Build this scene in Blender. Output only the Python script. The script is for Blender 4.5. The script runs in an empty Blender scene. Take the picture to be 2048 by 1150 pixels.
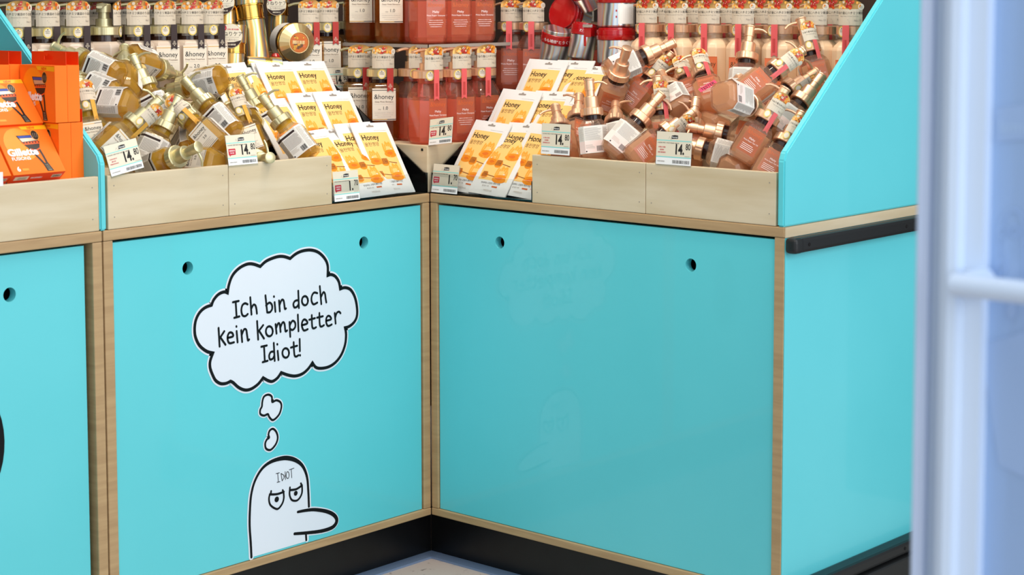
import bpy, bmesh, math, random
from mathutils import Vector, Matrix
from mathutils.geometry import tessellate_polygon
random.seed(7)
S = bpy.context.scene
C = S.collection
R = math.radians
UP = 0.714                      # height of the counter's trim above the floor; z below is measured from that trim

# ------------------------------------------------------------------ camera
CAM = Vector((-2.586, -2.5073, 0.403))
YAW, PIT, ROL, FPX, CY = 0.8452, 0.0877, -0.0012, 3725.03, 315.21
cf = Vector((math.sin(YAW)*math.cos(PIT), math.cos(YAW)*math.cos(PIT), -math.sin(PIT)))
_r = Vector((math.cos(YAW), -math.sin(YAW), 0)); _u = _r.cross(cf)
cr = _r*math.cos(ROL) + _u*math.sin(ROL); cu_ = -_r*math.sin(ROL) + _u*math.cos(ROL)
cam = bpy.data.cameras.new('camera'); camo = bpy.data.objects.new('camera', cam); C.objects.link(camo)
camo.matrix_world = Matrix(((cr.x, cu_.x, -cf.x, CAM.x), (cr.y, cu_.y, -cf.y, CAM.y), (cr.z, cu_.z, -cf.z, CAM.z + UP), (0, 0, 0, 1)))
cam.sensor_width = 36; cam.lens = FPX/2048*36; cam.shift_y = -(575-CY)/2048
cam.clip_start = 0.05
cam.dof.use_dof = True; cam.dof.focus_distance = 3.45; cam.dof.aperture_fstop = 7.5
S.camera = camo

def ray(px, py): return cf + cr*((px-1024)/FPX) - cu_*((py-CY)/FPX)
def at(px, py, ax, v):          # the point of the plane (axis ax = v) seen at a pixel
    d = ray(px, py); return CAM + d*((v-CAM[ax])/d[ax])

# ------------------------------------------------------------------ light
S.view_settings.view_transform = 'Standard'; S.view_settings.look = 'None'
S.view_settings.gamma = 1; S.view_settings.use_curve_mapping = False
S.view_settings.exposure = 0.0
S.cycles.transparent_max_bounces = 24; S.cycles.transmission_bounces = 12; S.cycles.max_bounces = 14
S.cycles.caustics_reflective = False
W = bpy.data.worlds.new('world'); S.world = W; W.use_nodes = True
wb = W.node_tree.nodes['Background']; wb.inputs[0].default_value = (0.72, 0.86, 1.0, 1); wb.inputs[1].default_value = 0.50

def aim(o, t): o.rotation_euler = (Vector(t)-o.location).to_track_quat('-Z', 'Y').to_euler()
def area(name, loc, to, sx, sy, power, col):
    l = bpy.data.lights.new(name, 'AREA'); l.shape = 'RECTANGLE'; l.size = sx; l.size_y = sy; l.energy = power; l.color = col
    o = bpy.data.objects.new(name, l); C.objects.link(o); o.location = loc; aim(o, to); return o
def spot(name, loc, to, power, ang, col, rad=0.05, blend=0.6):
    l = bpy.data.lights.new(name, 'SPOT'); l.energy = power; l.spot_size = R(ang); l.spot_blend = blend; l.color = col; l.shadow_soft_size = rad
    o = bpy.data.objects.new(name, l); C.objects.link(o); o.location = loc; aim(o, to); return o
area('street_daylight_and_fill', (-.5, -4.6, 1.35), (-0.35, 0, -0.25), 5.0, 2.6, 150, (0.92, 0.96, 1.0))
area('street_daylight_and_fill', (-4.4, -2.9, .9), (0, -.4, 0), 2.2, 2.2, 19, (0.84, 0.92, 1.0))  # added fill from the left, brightens the door and the right panel
area('shop_ceiling_light', (-1.1, -1.2, 2.1), (-0.2, -0.2, -0.2), 2.0, 2.4, 27, (1.0, 0.94, 0.86))
WARM = (1.0, 0.85, 0.68)
spot('ceiling_spot', (-1.3, -1.0, 1.75), (.13, -.53, .17), 26, 24, WARM, .07, .7)
spot('ceiling_spot', (-1.15, -1.1, 1.75), (-.50, .14, .17), 11, 22, WARM, .07, .7)
def lamp(loc, to, power): 
    l = bpy.data.lights.new('ceiling_lamp', 'AREA'); l.shape = 'DISK'; l.size = .10; l.energy = power; l.color = WARM
    o = bpy.data.objects.new('ceiling_lamp', l); C.objects.link(o); o.location = loc; aim(o, to)
for x in (-.74, -.50, -.26): lamp((x, -.20, 1.35), (x, .16, .2), 0.85)
for x, y in ((-.26, -.10), (-.08, -.24)): lamp((x, y, 1.40), (.08, .08, .2), 1.3)
for y in (-.32, -.52, -.72): lamp((-.20, y, 1.35), (.16, y+.02, .2), 2.3)

# ------------------------------------------------------------------ materials
def lin(c):
    c = c/255; return c/12.92 if c <= .04045 else ((c+.055)/1.055)**2.4
def rgb(r, g, b): return (lin(r), lin(g), lin(b), 1)
M = {}
def pm(name, col, rough=.5, metal=0, trans=0, ior=1.45, coat=0, alpha=1, spec=.5, emit=None):
    m = bpy.data.materials.new(name); m.use_nodes = True; b = m.node_tree.nodes['Principled BSDF']
    b.inputs['Base Color'].default_value = rgb(*col); b.inputs['Roughness'].default_value = rough
    b.inputs['Metallic'].default_value = metal; b.inputs['Transmission Weight'].default_value = trans
    b.inputs['IOR'].default_value = ior; b.inputs['Coat Weight'].default_value = coat; b.inputs['Alpha'].default_value = alpha
    b.inputs['Specular IOR Level'].default_value = spec
    M[name] = m; return m
def noisy(m, c1, c2, scale, detail=4, stretch=(1, 1, 1), bump=0, lo=.35, hi=.65):
    nt = m.node_tree; b = nt.nodes['Principled BSDF']; L = nt.links
    tc = nt.nodes.new('ShaderNodeTexCoord'); mp = nt.nodes.new('ShaderNodeMapping'); mp.inputs['Scale'].default_value = stretch
    n = nt.nodes.new('ShaderNodeTexNoise'); n.inputs['Scale'].default_value = scale; n.inputs['Detail'].default_value = detail
    cr_ = nt.nodes.new('ShaderNodeValToRGB'); e = cr_.color_ramp.elements
    e[0].position = lo; e[1].position = hi; e[0].color = rgb(*c1); e[1].color = rgb(*c2)
    L.new(tc.outputs['Object'], mp.inputs[0]); L.new(mp.outputs[0], n.inputs['Vector']); L.new(n.outputs[0], cr_.inputs[0]); L.new(cr_.outputs[0], b.inputs['Base Color'])
    if bump:
        bp = nt.nodes.new('ShaderNodeBump'); bp.inputs['Strength'].default_value = bump; bp.inputs['Distance'].default_value = .001
        L.new(n.outputs[0], bp.inputs['Height']); L.new(bp.outputs[0], b.inputs['Normal'])
    return m
def clear(name, col, solid, rough=.05, ior=1.3):      # tinted clear plastic with a little body of its own
    m = bpy.data.materials.new(name); m.use_nodes = True; nt = m.node_tree; b = nt.nodes['Principled BSDF']; L = nt.links
    b.inputs['Base Color'].default_value = rgb(*solid); b.inputs['Roughness'].default_value = .06; b.inputs['Specular IOR Level'].default_value = 0
    t = nt.nodes.new('ShaderNodeBsdfTransparent'); t.inputs[0].default_value = rgb(*col)
    g = nt.nodes.new('ShaderNodeBsdfRefraction'); g.inputs['Color'].default_value = rgb(*col); g.inputs['Roughness'].default_value = rough; g.inputs['IOR'].default_value = ior
    a = nt.nodes.new('ShaderNodeMixShader'); a.inputs[0].default_value = .22
    tl = nt.nodes.new('ShaderNodeBsdfTranslucent'); tl.inputs[0].default_value = rgb(*solid); ad = nt.nodes.new('ShaderNodeMixShader'); ad.inputs[0].default_value = .55
    L.new(b.outputs[0], ad.inputs[1]); L.new(tl.outputs[0], ad.inputs[2])
    mx = nt.nodes.new('ShaderNodeMixShader'); mx.inputs[0].default_value = .42
    L.new(t.outputs[0], a.inputs[1]); L.new(g.outputs[0], a.inputs[2]); L.new(a.outputs[0], mx.inputs[1]); L.new(ad.outputs[0], mx.inputs[2])
    fr = nt.nodes.new('ShaderNodeFresnel'); fr.inputs[0].default_value = 1.42; gl = nt.nodes.new('ShaderNodeBsdfGlossy'); gl.inputs['Roughness'].default_value = .04
    fx = nt.nodes.new('ShaderNodeMixShader'); ge = nt.nodes.new('ShaderNodeNewGeometry'); mt = nt.nodes.new('ShaderNodeMath'); mt.operation = 'SUBTRACT'; mt.use_clamp = True; L.new(fr.outputs[0], mt.inputs[0]); L.new(ge.outputs['Backfacing'], mt.inputs[1]); L.new(mt.outputs[0], fx.inputs[0]); L.new(mx.outputs[0], fx.inputs[1]); L.new(gl.outputs[0], fx.inputs[2])
    L.new(fx.outputs[0], nt.nodes['Material Output'].inputs[0]); M[name] = m; return m
def holo(name, base, cols, scale):
    m = pm(name, base, .30, .8); nt = m.node_tree; L = nt.links; b = nt.nodes['Principled BSDF']
    tc = nt.nodes.new('ShaderNodeTexCoord'); w = nt.nodes.new('ShaderNodeTexWave'); w.inputs['Scale'].default_value = scale; w.inputs['Distortion'].default_value = 2.5
    rp = nt.nodes.new('ShaderNodeValToRGB'); e = rp.color_ramp.elements
    while len(e) < len(cols): e.new(.5)
    for i, c in enumerate(cols): e[i].position = i/(len(cols)-1); e[i].color = rgb(*c)
    L.new(tc.outputs['Object'], w.inputs['Vector']); L.new(w.outputs[0], rp.inputs[0]); L.new(rp.outputs[0], b.inputs['Base Color'])
noisy(pm('turquoise', (84, 208, 216), .38, coat=.45), (100, 208, 216), (94, 204, 212), 2.5)
noisy(pm('plywood', (226, 212, 190), .55), (216, 200, 170), (200, 180, 144), 4, 6, (1, 1, 7), .05)
noisy(pm('ply_edge', (190, 160, 118), .45), (186, 154, 112), (172, 140, 100), 9, 5, (1, 1, 12), .05)
noisy(pm('plinth', (14, 14, 15), .35), (10, 10, 11), (16, 16, 17), 20)
noisy(pm('terrazzo', (190, 178, 168), .5), (104, 92, 87), (192, 180, 172), 90, 2, lo=.25, hi=.36)
pm('reflection_strip', (120, 140, 170), .3)
pm('black_acrylic', (10, 10, 11), .12, coat=.4); pm('black_rubber', (26, 27, 27), .42); pm('dark_hole', (4, 4, 4), .9)
noisy(pm('dark_wall', (60, 44, 34), .7), (66, 48, 36), (44, 32, 26), 6)
pm('shelf_grey', (72, 66, 60), .5)
pm('acrylic', (235, 240, 240), .03, trans=1, ior=1.08); pm('shelf_glass', (225, 232, 230), .03, trans=1, ior=1.12)
pm('glass_edge', (176, 164, 152), .25); pm('white_vinyl', (226, 232, 240), .4); pm('black_vinyl', (8, 10, 13), .5, spec=.25)
pm('paper', (228, 216, 196), .6); pm('paper_white', (228, 222, 212), .55); pm('paper_pink', (240, 214, 204), .55)
pm('kraft', (208, 194, 172), .6); pm('ink', (28, 24, 22), .6); pm('ink_grey', (150, 140, 130), .6); pm('ink_soft', (196, 184, 170), .6)
pm('ink_red', (196, 40, 60), .5); pm('ink_brown', (110, 74, 44), .5); pm('gold_print', (200, 150, 62), .35, .5); pm('white_print', (246, 236, 230), .5)
pm('orange_print', (222, 110, 50), .45); pm('copper_print', (206, 104, 54), .4)
pm('tag_cream', (228, 218, 196), .5); pm('tag_teal', (136, 214, 208), .5); pm('tag_white', (240, 240, 238), .5)
pm('ribbon_dark', (46, 26, 22), .5); pm('ribbon_red', (176, 44, 32), .5); pm('ribbon_pink', (222, 92, 92), .5); pm('ribbon_gold', (216, 160, 60), .45)
pm('sticker_yellow', (226, 196, 92), .4); pm('tester_pink', (236, 40, 92), .5)
pm('champagne_gold', (214, 204, 160), .38, .75); pm('rose_gold', (242, 194, 156), .36, .75); pm('bright_gold', (232, 178, 84), .16, 1); pm('pale_gold', (236, 208, 150), .30, .85); pm('copper_metal', (190, 104, 52), .3, .8)
pm('cream_body', (206, 186, 166), .3, coat=.4); pm('peach_body', (240, 206, 168), .3, coat=.4); pm('melon_label', (228, 120, 74), .35, coat=.3)
clear('amber_clear', (244, 196, 120), (190, 104, 34)); clear('gold_clear', (255, 238, 150), (240, 200, 60)); clear('rose_clear', (255, 243, 232), (255, 216, 174))
clear('pink_clear', (255, 200, 176), (255, 158, 126)); clear('neck_dark', (176, 130, 116), (80, 48, 40)); clear('rose_shell', (255, 246, 238), (255, 214, 186)); clear('pink_shell', (255, 236, 226), (255, 190, 164)); clear('gold_shell', (255, 248, 222), (250, 224, 160)); clear('amber_shell', (252, 232, 196), (210, 150, 80)); clear('sleeve', (250, 244, 234), (232, 220, 200))
for n, f in (('amber_clear', .42), ('gold_clear', .55), ('rose_clear', .60), ('pink_clear', .60), ('rose_shell', .12), ('pink_shell', .12), ('gold_shell', .10), ('amber_shell', .12), ('neck_dark', .6), ('sleeve', .25)):
    [x for x in M[n].node_tree.nodes if x.type == 'MIX_SHADER'][2].inputs[0].default_value = f
pm('honey_yellow', (250, 202, 120), .45); pm('honey_deep', (236, 142, 34), .4); pm('honey_light', (248, 170, 62), .4); pm('honey_red', (206, 78, 26), .4); pm('honey_orange', (226, 116, 34), .4)
pm('jam_red', (170, 34, 24), .4); pm('wood_brown', (150, 88, 44), .5); pm('foil_white', (232, 230, 226), .42, coat=.15)
noisy(pm('carton_orange', (255, 118, 14), .6), (255, 120, 16), (255, 112, 10), 8)
pm('carton_deep', (236, 66, 12), .42); pm('carton_yellow', (255, 184, 20), .4); pm('carton_amber', (255, 146, 20), .4)
pm('razor_black', (20, 18, 18), .4); pm('razor_grey', (150, 140, 120), .35); pm('razor_blue', (30, 70, 160), .4); pm('razor_steel', (186, 176, 160), .3, .5); pm('razor_orange', (240, 84, 16), .4)
pm('lacquer_red', (172, 14, 18), .18, coat=.6); pm('white_label', (242, 236, 226), .5); pm('dark_brown', (54, 30, 16), .25, coat=.4)
holo('holo_gold', (230, 180, 90), [(232, 176, 84), (250, 224, 160), (92, 150, 130), (226, 160, 80), (150, 176, 190), (236, 190, 100)], 9)
holo('holo_silver', (220, 220, 216), [(226, 226, 222), (190, 210, 226), (232, 170, 140), (214, 226, 190), (240, 240, 240), (120, 120, 122)], 9)
noisy(pm('door_white', (206, 222, 246), .35), (222, 236, 254), (216, 230, 250), 3); pm('door_grey', (186, 200, 218), .4); pm('door_bead', (210, 222, 246), .35)
m = pm('door_glass', (176, 204, 240), .12, coat=.5); nt = m.node_tree
t_ = nt.nodes.new('ShaderNodeBsdfTransparent'); t_.inputs[0].default_value = rgb(200, 220, 245); x_ = nt.nodes.new('ShaderNodeMixShader'); x_.inputs[0].default_value = .8
nt.links.new(t_.outputs[0], x_.inputs[1]); nt.links.new(nt.nodes['Principled BSDF'].outputs[0], x_.inputs[2]); nt.links.new(x_.outputs[0], nt.nodes['Material Output'].inputs[0])
pm('mark_blue', (166, 192, 230), .4); pm('mark_line', (168, 196, 234), .4); pm('mark_light', (182, 208, 240), .4)

# ------------------------------------------------------------------ building helpers
_txt = {}
def glyphs(s, bold):
    k = (s, bold)
    if k not in _txt:
        c = bpy.data.curves.new('t', 'FONT'); c.body = s; c.offset = bold; c.resolution_u = 3
        o = bpy.data.objects.new('t', c); C.objects.link(o)
        dg = bpy.context.evaluated_depsgraph_get(); me = o.evaluated_get(dg).to_mesh()
        v = [(p.co.x, p.co.y) for p in me.vertices]; f = [tuple(p.vertices) for p in me.polygons]
        o.evaluated_get(dg).to_mesh_clear(); bpy.data.objects.remove(o); bpy.data.curves.remove(c)
        if not v: v = [(0, 0)]
        x0 = min(p[0] for p in v); w = max(p[0] for p in v)-x0
        _txt[k] = ([(x-x0, y) for x, y in v], f, w)
    return _txt[k]

class MB:
    def __init__(s): s.v = []; s.f = []; s.mi = []; s.m = []; s.sm = []
    def add(s, v, f, mat, smooth=False):
        if mat not in s.m: s.m.append(mat)
        b = len(s.v); s.v += [tuple(p) for p in v]; i = s.m.index(mat)
        for q in f: s.f.append(tuple(k+b for k in q)); s.mi.append(i); s.sm.append(smooth)
        return s
    def box(s, a, b, mat, bev=0, seg=2):
        a, b = [min(p, q) for p, q in zip(a, b)], [max(p, q) for p, q in zip(a, b)]
        bm = bmesh.new(); bmesh.ops.create_cube(bm, size=1)
        for v in bm.verts: v.co = Vector([(a[i]+b[i])/2+v.co[i]*(b[i]-a[i]) for i in range(3)])
        if bev: bmesh.ops.bevel(bm, geom=bm.edges[:], offset=bev, segments=seg, affect='EDGES', profile=.6)
        s.add([v.co for v in bm.verts], [[v.index for v in f.verts] for f in (bm.verts.index_update(), bm.faces)[1]], mat); bm.free(); return s
    def loft(s, rings, mat, smooth=False, caps=True):
        n = len(rings[0]); v = [p for r in rings for p in r]
        f = [(i*n+j, i*n+(j+1) % n, (i+1)*n+(j+1) % n, (i+1)*n+j) for i in range(len(rings)-1) for j in range(n)]
        if caps: f += [tuple(reversed(range(n))), tuple(range((len(rings)-1)*n, len(rings)*n))]
        return s.add(v, f, mat, smooth)
    def lathe(s, prof, mat, n=24, c=(0, 0), smooth=True, ridge=0, caps=True):
        rs = []
        for r, z in prof:
            rs.append([(c[0]+r*(1-(ridge if i % 4 == 0 else 0))*math.cos(2*math.pi*i/n), c[1]+r*(1-(ridge if i % 4 == 0 else 0))*math.sin(2*math.pi*i/n), z) for i in range(n)])
        return s.loft(rs, mat, smooth, caps)
    def octa(s, lv, mat, ch=.27, bev=0):        # lv: (half width, half depth, z)
        rs = []
        for w, d, z in lv:
            c = min(w, d)*ch*1.6
            rs.append([(w-c, -d, z), (w, -d+c, z), (w, d-c, z), (w-c, d, z), (-w+c, d, z), (-w, d-c, z), (-w, -d+c, z), (-w+c, -d, z)])
        if not bev: return s.loft(rs, mat)
        t = MB().loft(rs, mat); bm = bmesh.new(); vs = [bm.verts.new(p) for p in t.v]
        for f in t.f: bm.faces.new([vs[k] for k in f])
        bmesh.ops.bevel(bm, geom=bm.edges[:], offset=bev, segments=1, affect='EDGES'); bm.verts.index_update()
        s.add([v.co for v in bm.verts], [[v.index for v in f.verts] for f in bm.faces], mat); bm.free(); return s
    def tube(s, path, r, mat, n=10):
        P = [Vector(p) for p in path]; rs = []
        for i, p in enumerate(P):
            t = (P[min(i+1, len(P)-1)]-P[max(i-1, 0)]).normalized()
            a = t.cross(Vector((0, 0, 1)) if abs(t.z) < .9 else Vector((1, 0, 0))).normalized(); b = t.cross(a)
            q = r[i] if isinstance(r, (list, tuple)) else r
            rs.append([p+(a*math.cos(2*math.pi*k/n)+b*math.sin(2*math.pi*k/n))*q for k in range(n)])
        return s.loft(rs, mat, True)
    def extrude(s, pts, vec, mat):
        v = [Vector(p) for p in pts]; n = len(v); w = [p+Vector(vec) for p in v]
        tri = tessellate_polygon([v]); f = [tuple(reversed(t)) for t in tri]+[tuple(k+n for k in t) for t in tri]
        f += [(i, (i+1) % n, n+(i+1) % n, n+i) for i in range(n)]
        return s.add(v+w, f, mat)
    def build(s, name, parent=None, world=False, ang=35):
        me = bpy.data.meshes.new(name); off = parent.location if (parent and world) else Vector((0, 0, 0))
        me.from_pydata([Vector(p)-off for p in s.v], [], s.f)
        for m_ in s.m: me.materials.append(M[m_])
        me.polygons.foreach_set('material_index', s.mi); me.polygons.foreach_set('use_smooth', s.sm)
        bm = bmesh.new(); bm.from_mesh(me)
        bmesh.ops.recalc_face_normals(bm, faces=bm.faces); bm.to_mesh(me); bm.free()
        if any(s.sm): me.set_sharp_from_angle(angle=R(ang))
        o = bpy.data.objects.new(name, me); C.objects.link(o); o.parent = parent; return o

class Sheet:                        # flat print laid out in (u, v) and mapped on a surface, l = layer
    tick = 0
    def __init__(s, mb, fm): s.mb = mb; s.fm = fm
    def p(s, u, v, l): return s.fm(u, v, l*.00016)
    def rect(s, u0, v0, u1, v1, m, l=0, nu=1, nv=1):
        v = [s.p(u0+(u1-u0)*i/nu, v0+(v1-v0)*j/nv, l) for j in range(nv+1) for i in range(nu+1)]
        s.mb.add(v, [(j*(nu+1)+i, j*(nu+1)+i+1, (j+1)*(nu+1)+i+1, (j+1)*(nu+1)+i) for j in range(nv) for i in range(nu)], m); return s
    def poly(s, pts, m, l=0):
        tr = tessellate_polygon([[Vector((a, b, 0)) for a, b in pts]])
        s.mb.add([s.p(a, b, l) for a, b in pts], tr, m); return s
    def disc(s, u, v, r, m, l=0, ry=None, n=14, a0=0, a1=360):
        ry = ry or r; full = a1-a0 == 360
        k = [R(a0+(a1-a0)*i/(n if full else n-1)) for i in range(n)]
        s.mb.add([s.p(u+r*math.cos(t), v+ry*math.sin(t), l) for t in k], [tuple(range(n))], m); return s
    def text(s, t, u, v, size, m, l=2, al='c', sx=1, bold=0):
        g, f, w = glyphs(t, bold); k = size; o = {'l': 0, 'c': -w/2, 'r': -w}[al]
        s.mb.add([s.p(u+(x+o)*k*sx, v+y*k, l) for x, y in g], f, m); return s
    def stroke(s, pts, w, m, l=2, closed=False):
        q = [p for i, p in enumerate(pts) if i == 0 or math.hypot(p[0]-pts[i-1][0], p[1]-pts[i-1][1]) > 1e-7]
        if len(q) == 1: return s.disc(q[0][0], q[0][1], w/2, m, l, n=12)
        if closed and math.hypot(q[0][0]-q[-1][0], q[0][1]-q[-1][1]) < 1e-7: q = q[:-1]
        Sheet.tick += 1; l += .07*(Sheet.tick % 6); n = len(q); L_, R_ = [], []
        for i, (a, b) in enumerate(q):          # one mitred strip, no overlaps
            p0 = q[i-1] if (closed or i) else None; p1 = q[(i+1) % n] if (closed or i < n-1) else None
            d0 = Vector((a-p0[0], b-p0[1])).normalized() if p0 else None; d1 = Vector((p1[0]-a, p1[1]-b)).normalized() if p1 else None
            d0 = d0 or d1; d1 = d1 or d0; t = d0+d1
            t = t.normalized() if t.length > 1e-4 else d1
            k = w/2/max(.55, math.sqrt(max(0, (1+d0.dot(d1))/2))); L_.append((a-t.y*k, b+t.x*k)); R_.append((a+t.y*k, b-t.x*k))
        v = [s.p(x, y, l) for x, y in L_]+[s.p(x, y, l) for x, y in R_]; f = [(n+i, n+(i+1) % n, (i+1) % n, i) for i in range(n if closed else n-1)]
        s.mb.add(v, f, m)
        if not closed:
            for e, o in ((0, 1), (-1, -2)):
                th = math.atan2(q[e][1]-q[o][1], q[e][0]-q[o][0])
                s.mb.add([s.p(q[e][0]+w/2*math.cos(th+R(g)), q[e][1]+w/2*math.sin(th+R(g)), l) for g in range(-90, 91, 30)], [tuple(range(7))], m)
        return s
    def lines(s, u0, u1, v0, v1, n, m, l=2, jit=.3, h=.45):      # rows of small print
        st = (v1-v0)/n
        for i in range(n):
            e = u1-(u1-u0)*random.random()*jit; s.rect(u0, v0+i*st, e, v0+(i+h)*st, m, l)
        return s
    def bars(s, u0, u1, v0, v1, n, m, l=2):
        st = (u1-u0)/n
        for i in range(n): s.rect(u0+i*st, v0, u0+(i+.3+.4*random.random())*st, v1, m, l)
        return s
def plane(o, ux, uy):
    o, ux, uy = Vector(o), Vector(ux), Vector(uy); n = ux.cross(uy).normalized()
    return lambda u, v, h: o+ux*u+uy*v+n*h
def cyl(Rr, z0, a0=0, y0=0):       # wraps (u, v) round the front (-y) of a vertical cylinder
    return lambda u, v, h: Vector(((Rr+h)*math.sin(a0+u/Rr), y0-(Rr+h)*math.cos(a0+u/Rr), z0+v))
def catmull(P, n=5, closed=False):
    P = [Vector((a, b)) for a, b in P]; N = len(P); out = []
    g = (lambda i: P[i % N]) if closed else (lambda i: P[max(0, min(N-1, i))])
    for i in range(N if closed else N-1):
        a, b, c, d = g(i-1), g(i), g(i+1), g(i+2)
        for k in range(n):
            t = k/n; q = .5*((2*b)+(c-a)*t+(2*a-5*b+4*c-d)*t*t+(3*b-a-3*c+d)*t**3); out.append((q.x, q.y))
    if not closed: out.append((P[-1].x, P[-1].y))
    return out

def thing(name, label, cat, loc=(0, 0, 0), group=None, mat=None):
    o = bpy.data.objects.new(name, None); C.objects.link(o); o.empty_display_size = .02
    if mat is not None: o.matrix_world = mat
    else: o.location = loc
    o['label'] = label; o['category'] = cat
    if group: o['group'] = group
    return o
def tag(o, label, cat, group=None):
    o['label'] = label; o['category'] = cat
    if group: o['group'] = group
    return o
def struct(o): o['kind'] = 'structure'; return o
def kids(o): return [c for c in C.objects if c.parent == o]
def dup(proto, mat, label, group=None, skip=()):
    def cp(o, par):
        c = o.copy(); C.objects.link(c); c.parent = par
        for ch in PART[o.name]:
            if ch.name.split('.')[0] not in skip: cp(ch, c)
        return c
    c = cp(proto, None); c.matrix_world = mat; c['label'] = label
    if group: c['group'] = group
    elif 'group' in c: del c['group']
    return c
PART = {}
def index(o):
    PART[o.name] = [c for c in C.objects if c.parent == o]
    for c in PART[o.name]: index(c)
def place(x, y, z, rz=0): return Matrix.Translation((x, y, z)) @ Matrix.Rotation(R(rz), 4, 'Z')
class Stock:                         # a prototype: its first placing moves it, later ones copy it
    def __init__(s, o, skip=()): s.o = o; index(o); s.used = False
    def put(s, mat, label, group=None, skip=()):
        if not s.used and not skip:
            s.used = True; s.o.matrix_world = mat; s.o['label'] = label
            if group: s.o['group'] = group
            return s.o
        return dup(s.o, mat, label, group, skip)
    def done(s):
        if not s.used:
            def rm(o):
                for c in PART[o.name]: rm(c)
                bpy.data.objects.remove(o)
            rm(s.o)
ORD = ['first', 'second', 'third', 'fourth', 'fifth', 'sixth', 'seventh', 'eighth', 'ninth', 'tenth']

# ------------------------------------------------------------------ the room
FZ = -UP
struct(MB().box((-6, -6, FZ-.05), (2, 2, FZ), 'terrazzo').build('floor'))
struct(MB().box((-4, 1.0, FZ), (2, 1.08, 2.2), 'dark_wall').build('wall_back'))
struct(MB().box((1.0, -1.3, FZ), (1.08, 1.0, 2.2), 'dark_wall').build('wall_right'))
struct(MB().box((-2.5, .012, FZ), (.0415, .0415, FZ+.004), 'reflection_strip').build('plinth_reflection_1'))  # bluish strips painted in for the plinth's reflection on the floor
struct(MB().box((.012, -.80, FZ), (.0415, .0115, FZ+.004), 'reflection_strip').build('plinth_reflection_2'))

# ------------------------------------------------------------------ cabinets
def plate(mb, fm, u0, u1, v0, v1, th, holes, mat, r=.0115):
    N = 28; outer = [(u0, v0), (u1, v0), (u1, v1), (u0, v1)]
    loops = [outer]+[[(a+r*math.cos(2*math.pi*i/N), b+r*math.sin(2*math.pi*i/N)) for i in range(N)] for a, b in holes]
    tr = tessellate_polygon([[Vector((a, b, 0)) for a, b in l] for l in loops]); fl = [p for l in loops for p in l]
    n = len(fl); v = [fm(a, b, 0) for a, b in fl]+[fm(a, b, -th) for a, b in fl]
    f = [tuple(t) for t in tr]+[tuple(k+n for k in reversed(t)) for t in tr]; s = 0
    for l in loops:
        k = len(l); f += [(s+i, s+(i+1) % k, n+s+(i+1) % k, n+s+i) for i in range(k)]; s += k
    return mb.add(v, f, mat)
ZB, ZP = -.620, -.606
LF = plane((0, .004, 0), (1, 0, 0), (0, 0, 1))          # face of the left panels, normal -y
def left_cabinet(x0, x1, label, holes, rec=0, gap=.003):
    t = thing('base_cabinet', label, 'cabinet', ((x0+x1)/2, .3, FZ))
    MB().box((x0, 0, 0), (x1, .7, .0175), 'ply_edge', .002).build('counter_top', t, True)
    MB().box((x0, 0, ZB), (x1, .60, ZB+.0145), 'ply_edge', .002).build('bottom_board', t, True)
    for a in (x0, x1-.019): MB().box((a, .0005, ZB+.0147), (a+.019, .60, -.0003), 'ply_edge', .002).build('side_board', t, True)
    MB().box((x0+.02, .05, ZB+.016), (x1-.02, .06, -.002), 'dark_hole').build('back_lining', t, True)
    MB().box((x0, .042, FZ), (x1+(.042 if x1 > -.1 else 0), .07, ZB), 'plinth').build('plinth', t, True)
    p = plate(MB(), lambda u, v, h: LF(u, v, h-rec), x0+.0205, x1-.0195-gap, ZP+.0015, -.0045, .016, holes, 'turquoise').build('front_panel', t, True)
    return t, p
cabL, panL = left_cabinet(-.767, -.0005, 'turquoise cabinet with the thought bubble drawing on its front panel', [(-.5914, -.0639), (-.1747, -.062)])
cabG, panG = left_cabinet(-1.55, -.7695, 'turquoise cabinet under the orange razor boxes, left of the drawing', [(-.9403, -.0678), (-1.38, -.065)], .006, .010)
t = thing('base_cabinet', 'turquoise cabinet with a plain front panel and black bumper rails on its end', 'cabinet', (.3, -.4, FZ)); cabR = t
RF = plane((.004, 0, 0), (0, -1, 0), (0, 0, 1))
MB().box((0, -.815, 0), (.7, .0, .0175), 'ply_edge', .002).build('counter_top', t, True)
MB().box((0, -.815, ZB), (.6, .0, ZB+.0145), 'ply_edge', .002).build('bottom_board', t, True)
MB().box((.0005, -.0185, ZB+.0147), (.6, -.0, -.0003), 'ply_edge', .002).build('side_board', t, True)
MB().box((.0005, -.815, ZB+.0147), (.02, -.796, -.0003), 'ply_edge', .001).build('side_board', t, True)
MB().box((.05, -.79, ZB+.016), (.06, -.02, -.002), 'dark_hole').build('back_lining', t, True)
MB().box((.042, -.80, FZ), (.07, .0415, ZB), 'plinth').build('plinth', t, True)
plate(MB(), RF, .0205, .7945, ZP+.0015, -.0045, .016, [(.1789, -.064), (.6225, -.0641)], 'turquoise').build('front_panel', t, True)
MB().box((.002, -.8165, ZB+.004), (.75, -.8152, -.0008), 'turquoise').build('end_panel', t, True)
e = MB().box((.0015, -.8172, .0002), (.75, -.8153, .0173), 'plywood').build('end_trim', t, True); e['label'] = 'pale bare plywood end strip'
MB().box((.05, -.806, FZ), (.75, -.80, ZB-.05), 'plinth').build('end_plinth', t, True)
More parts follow.
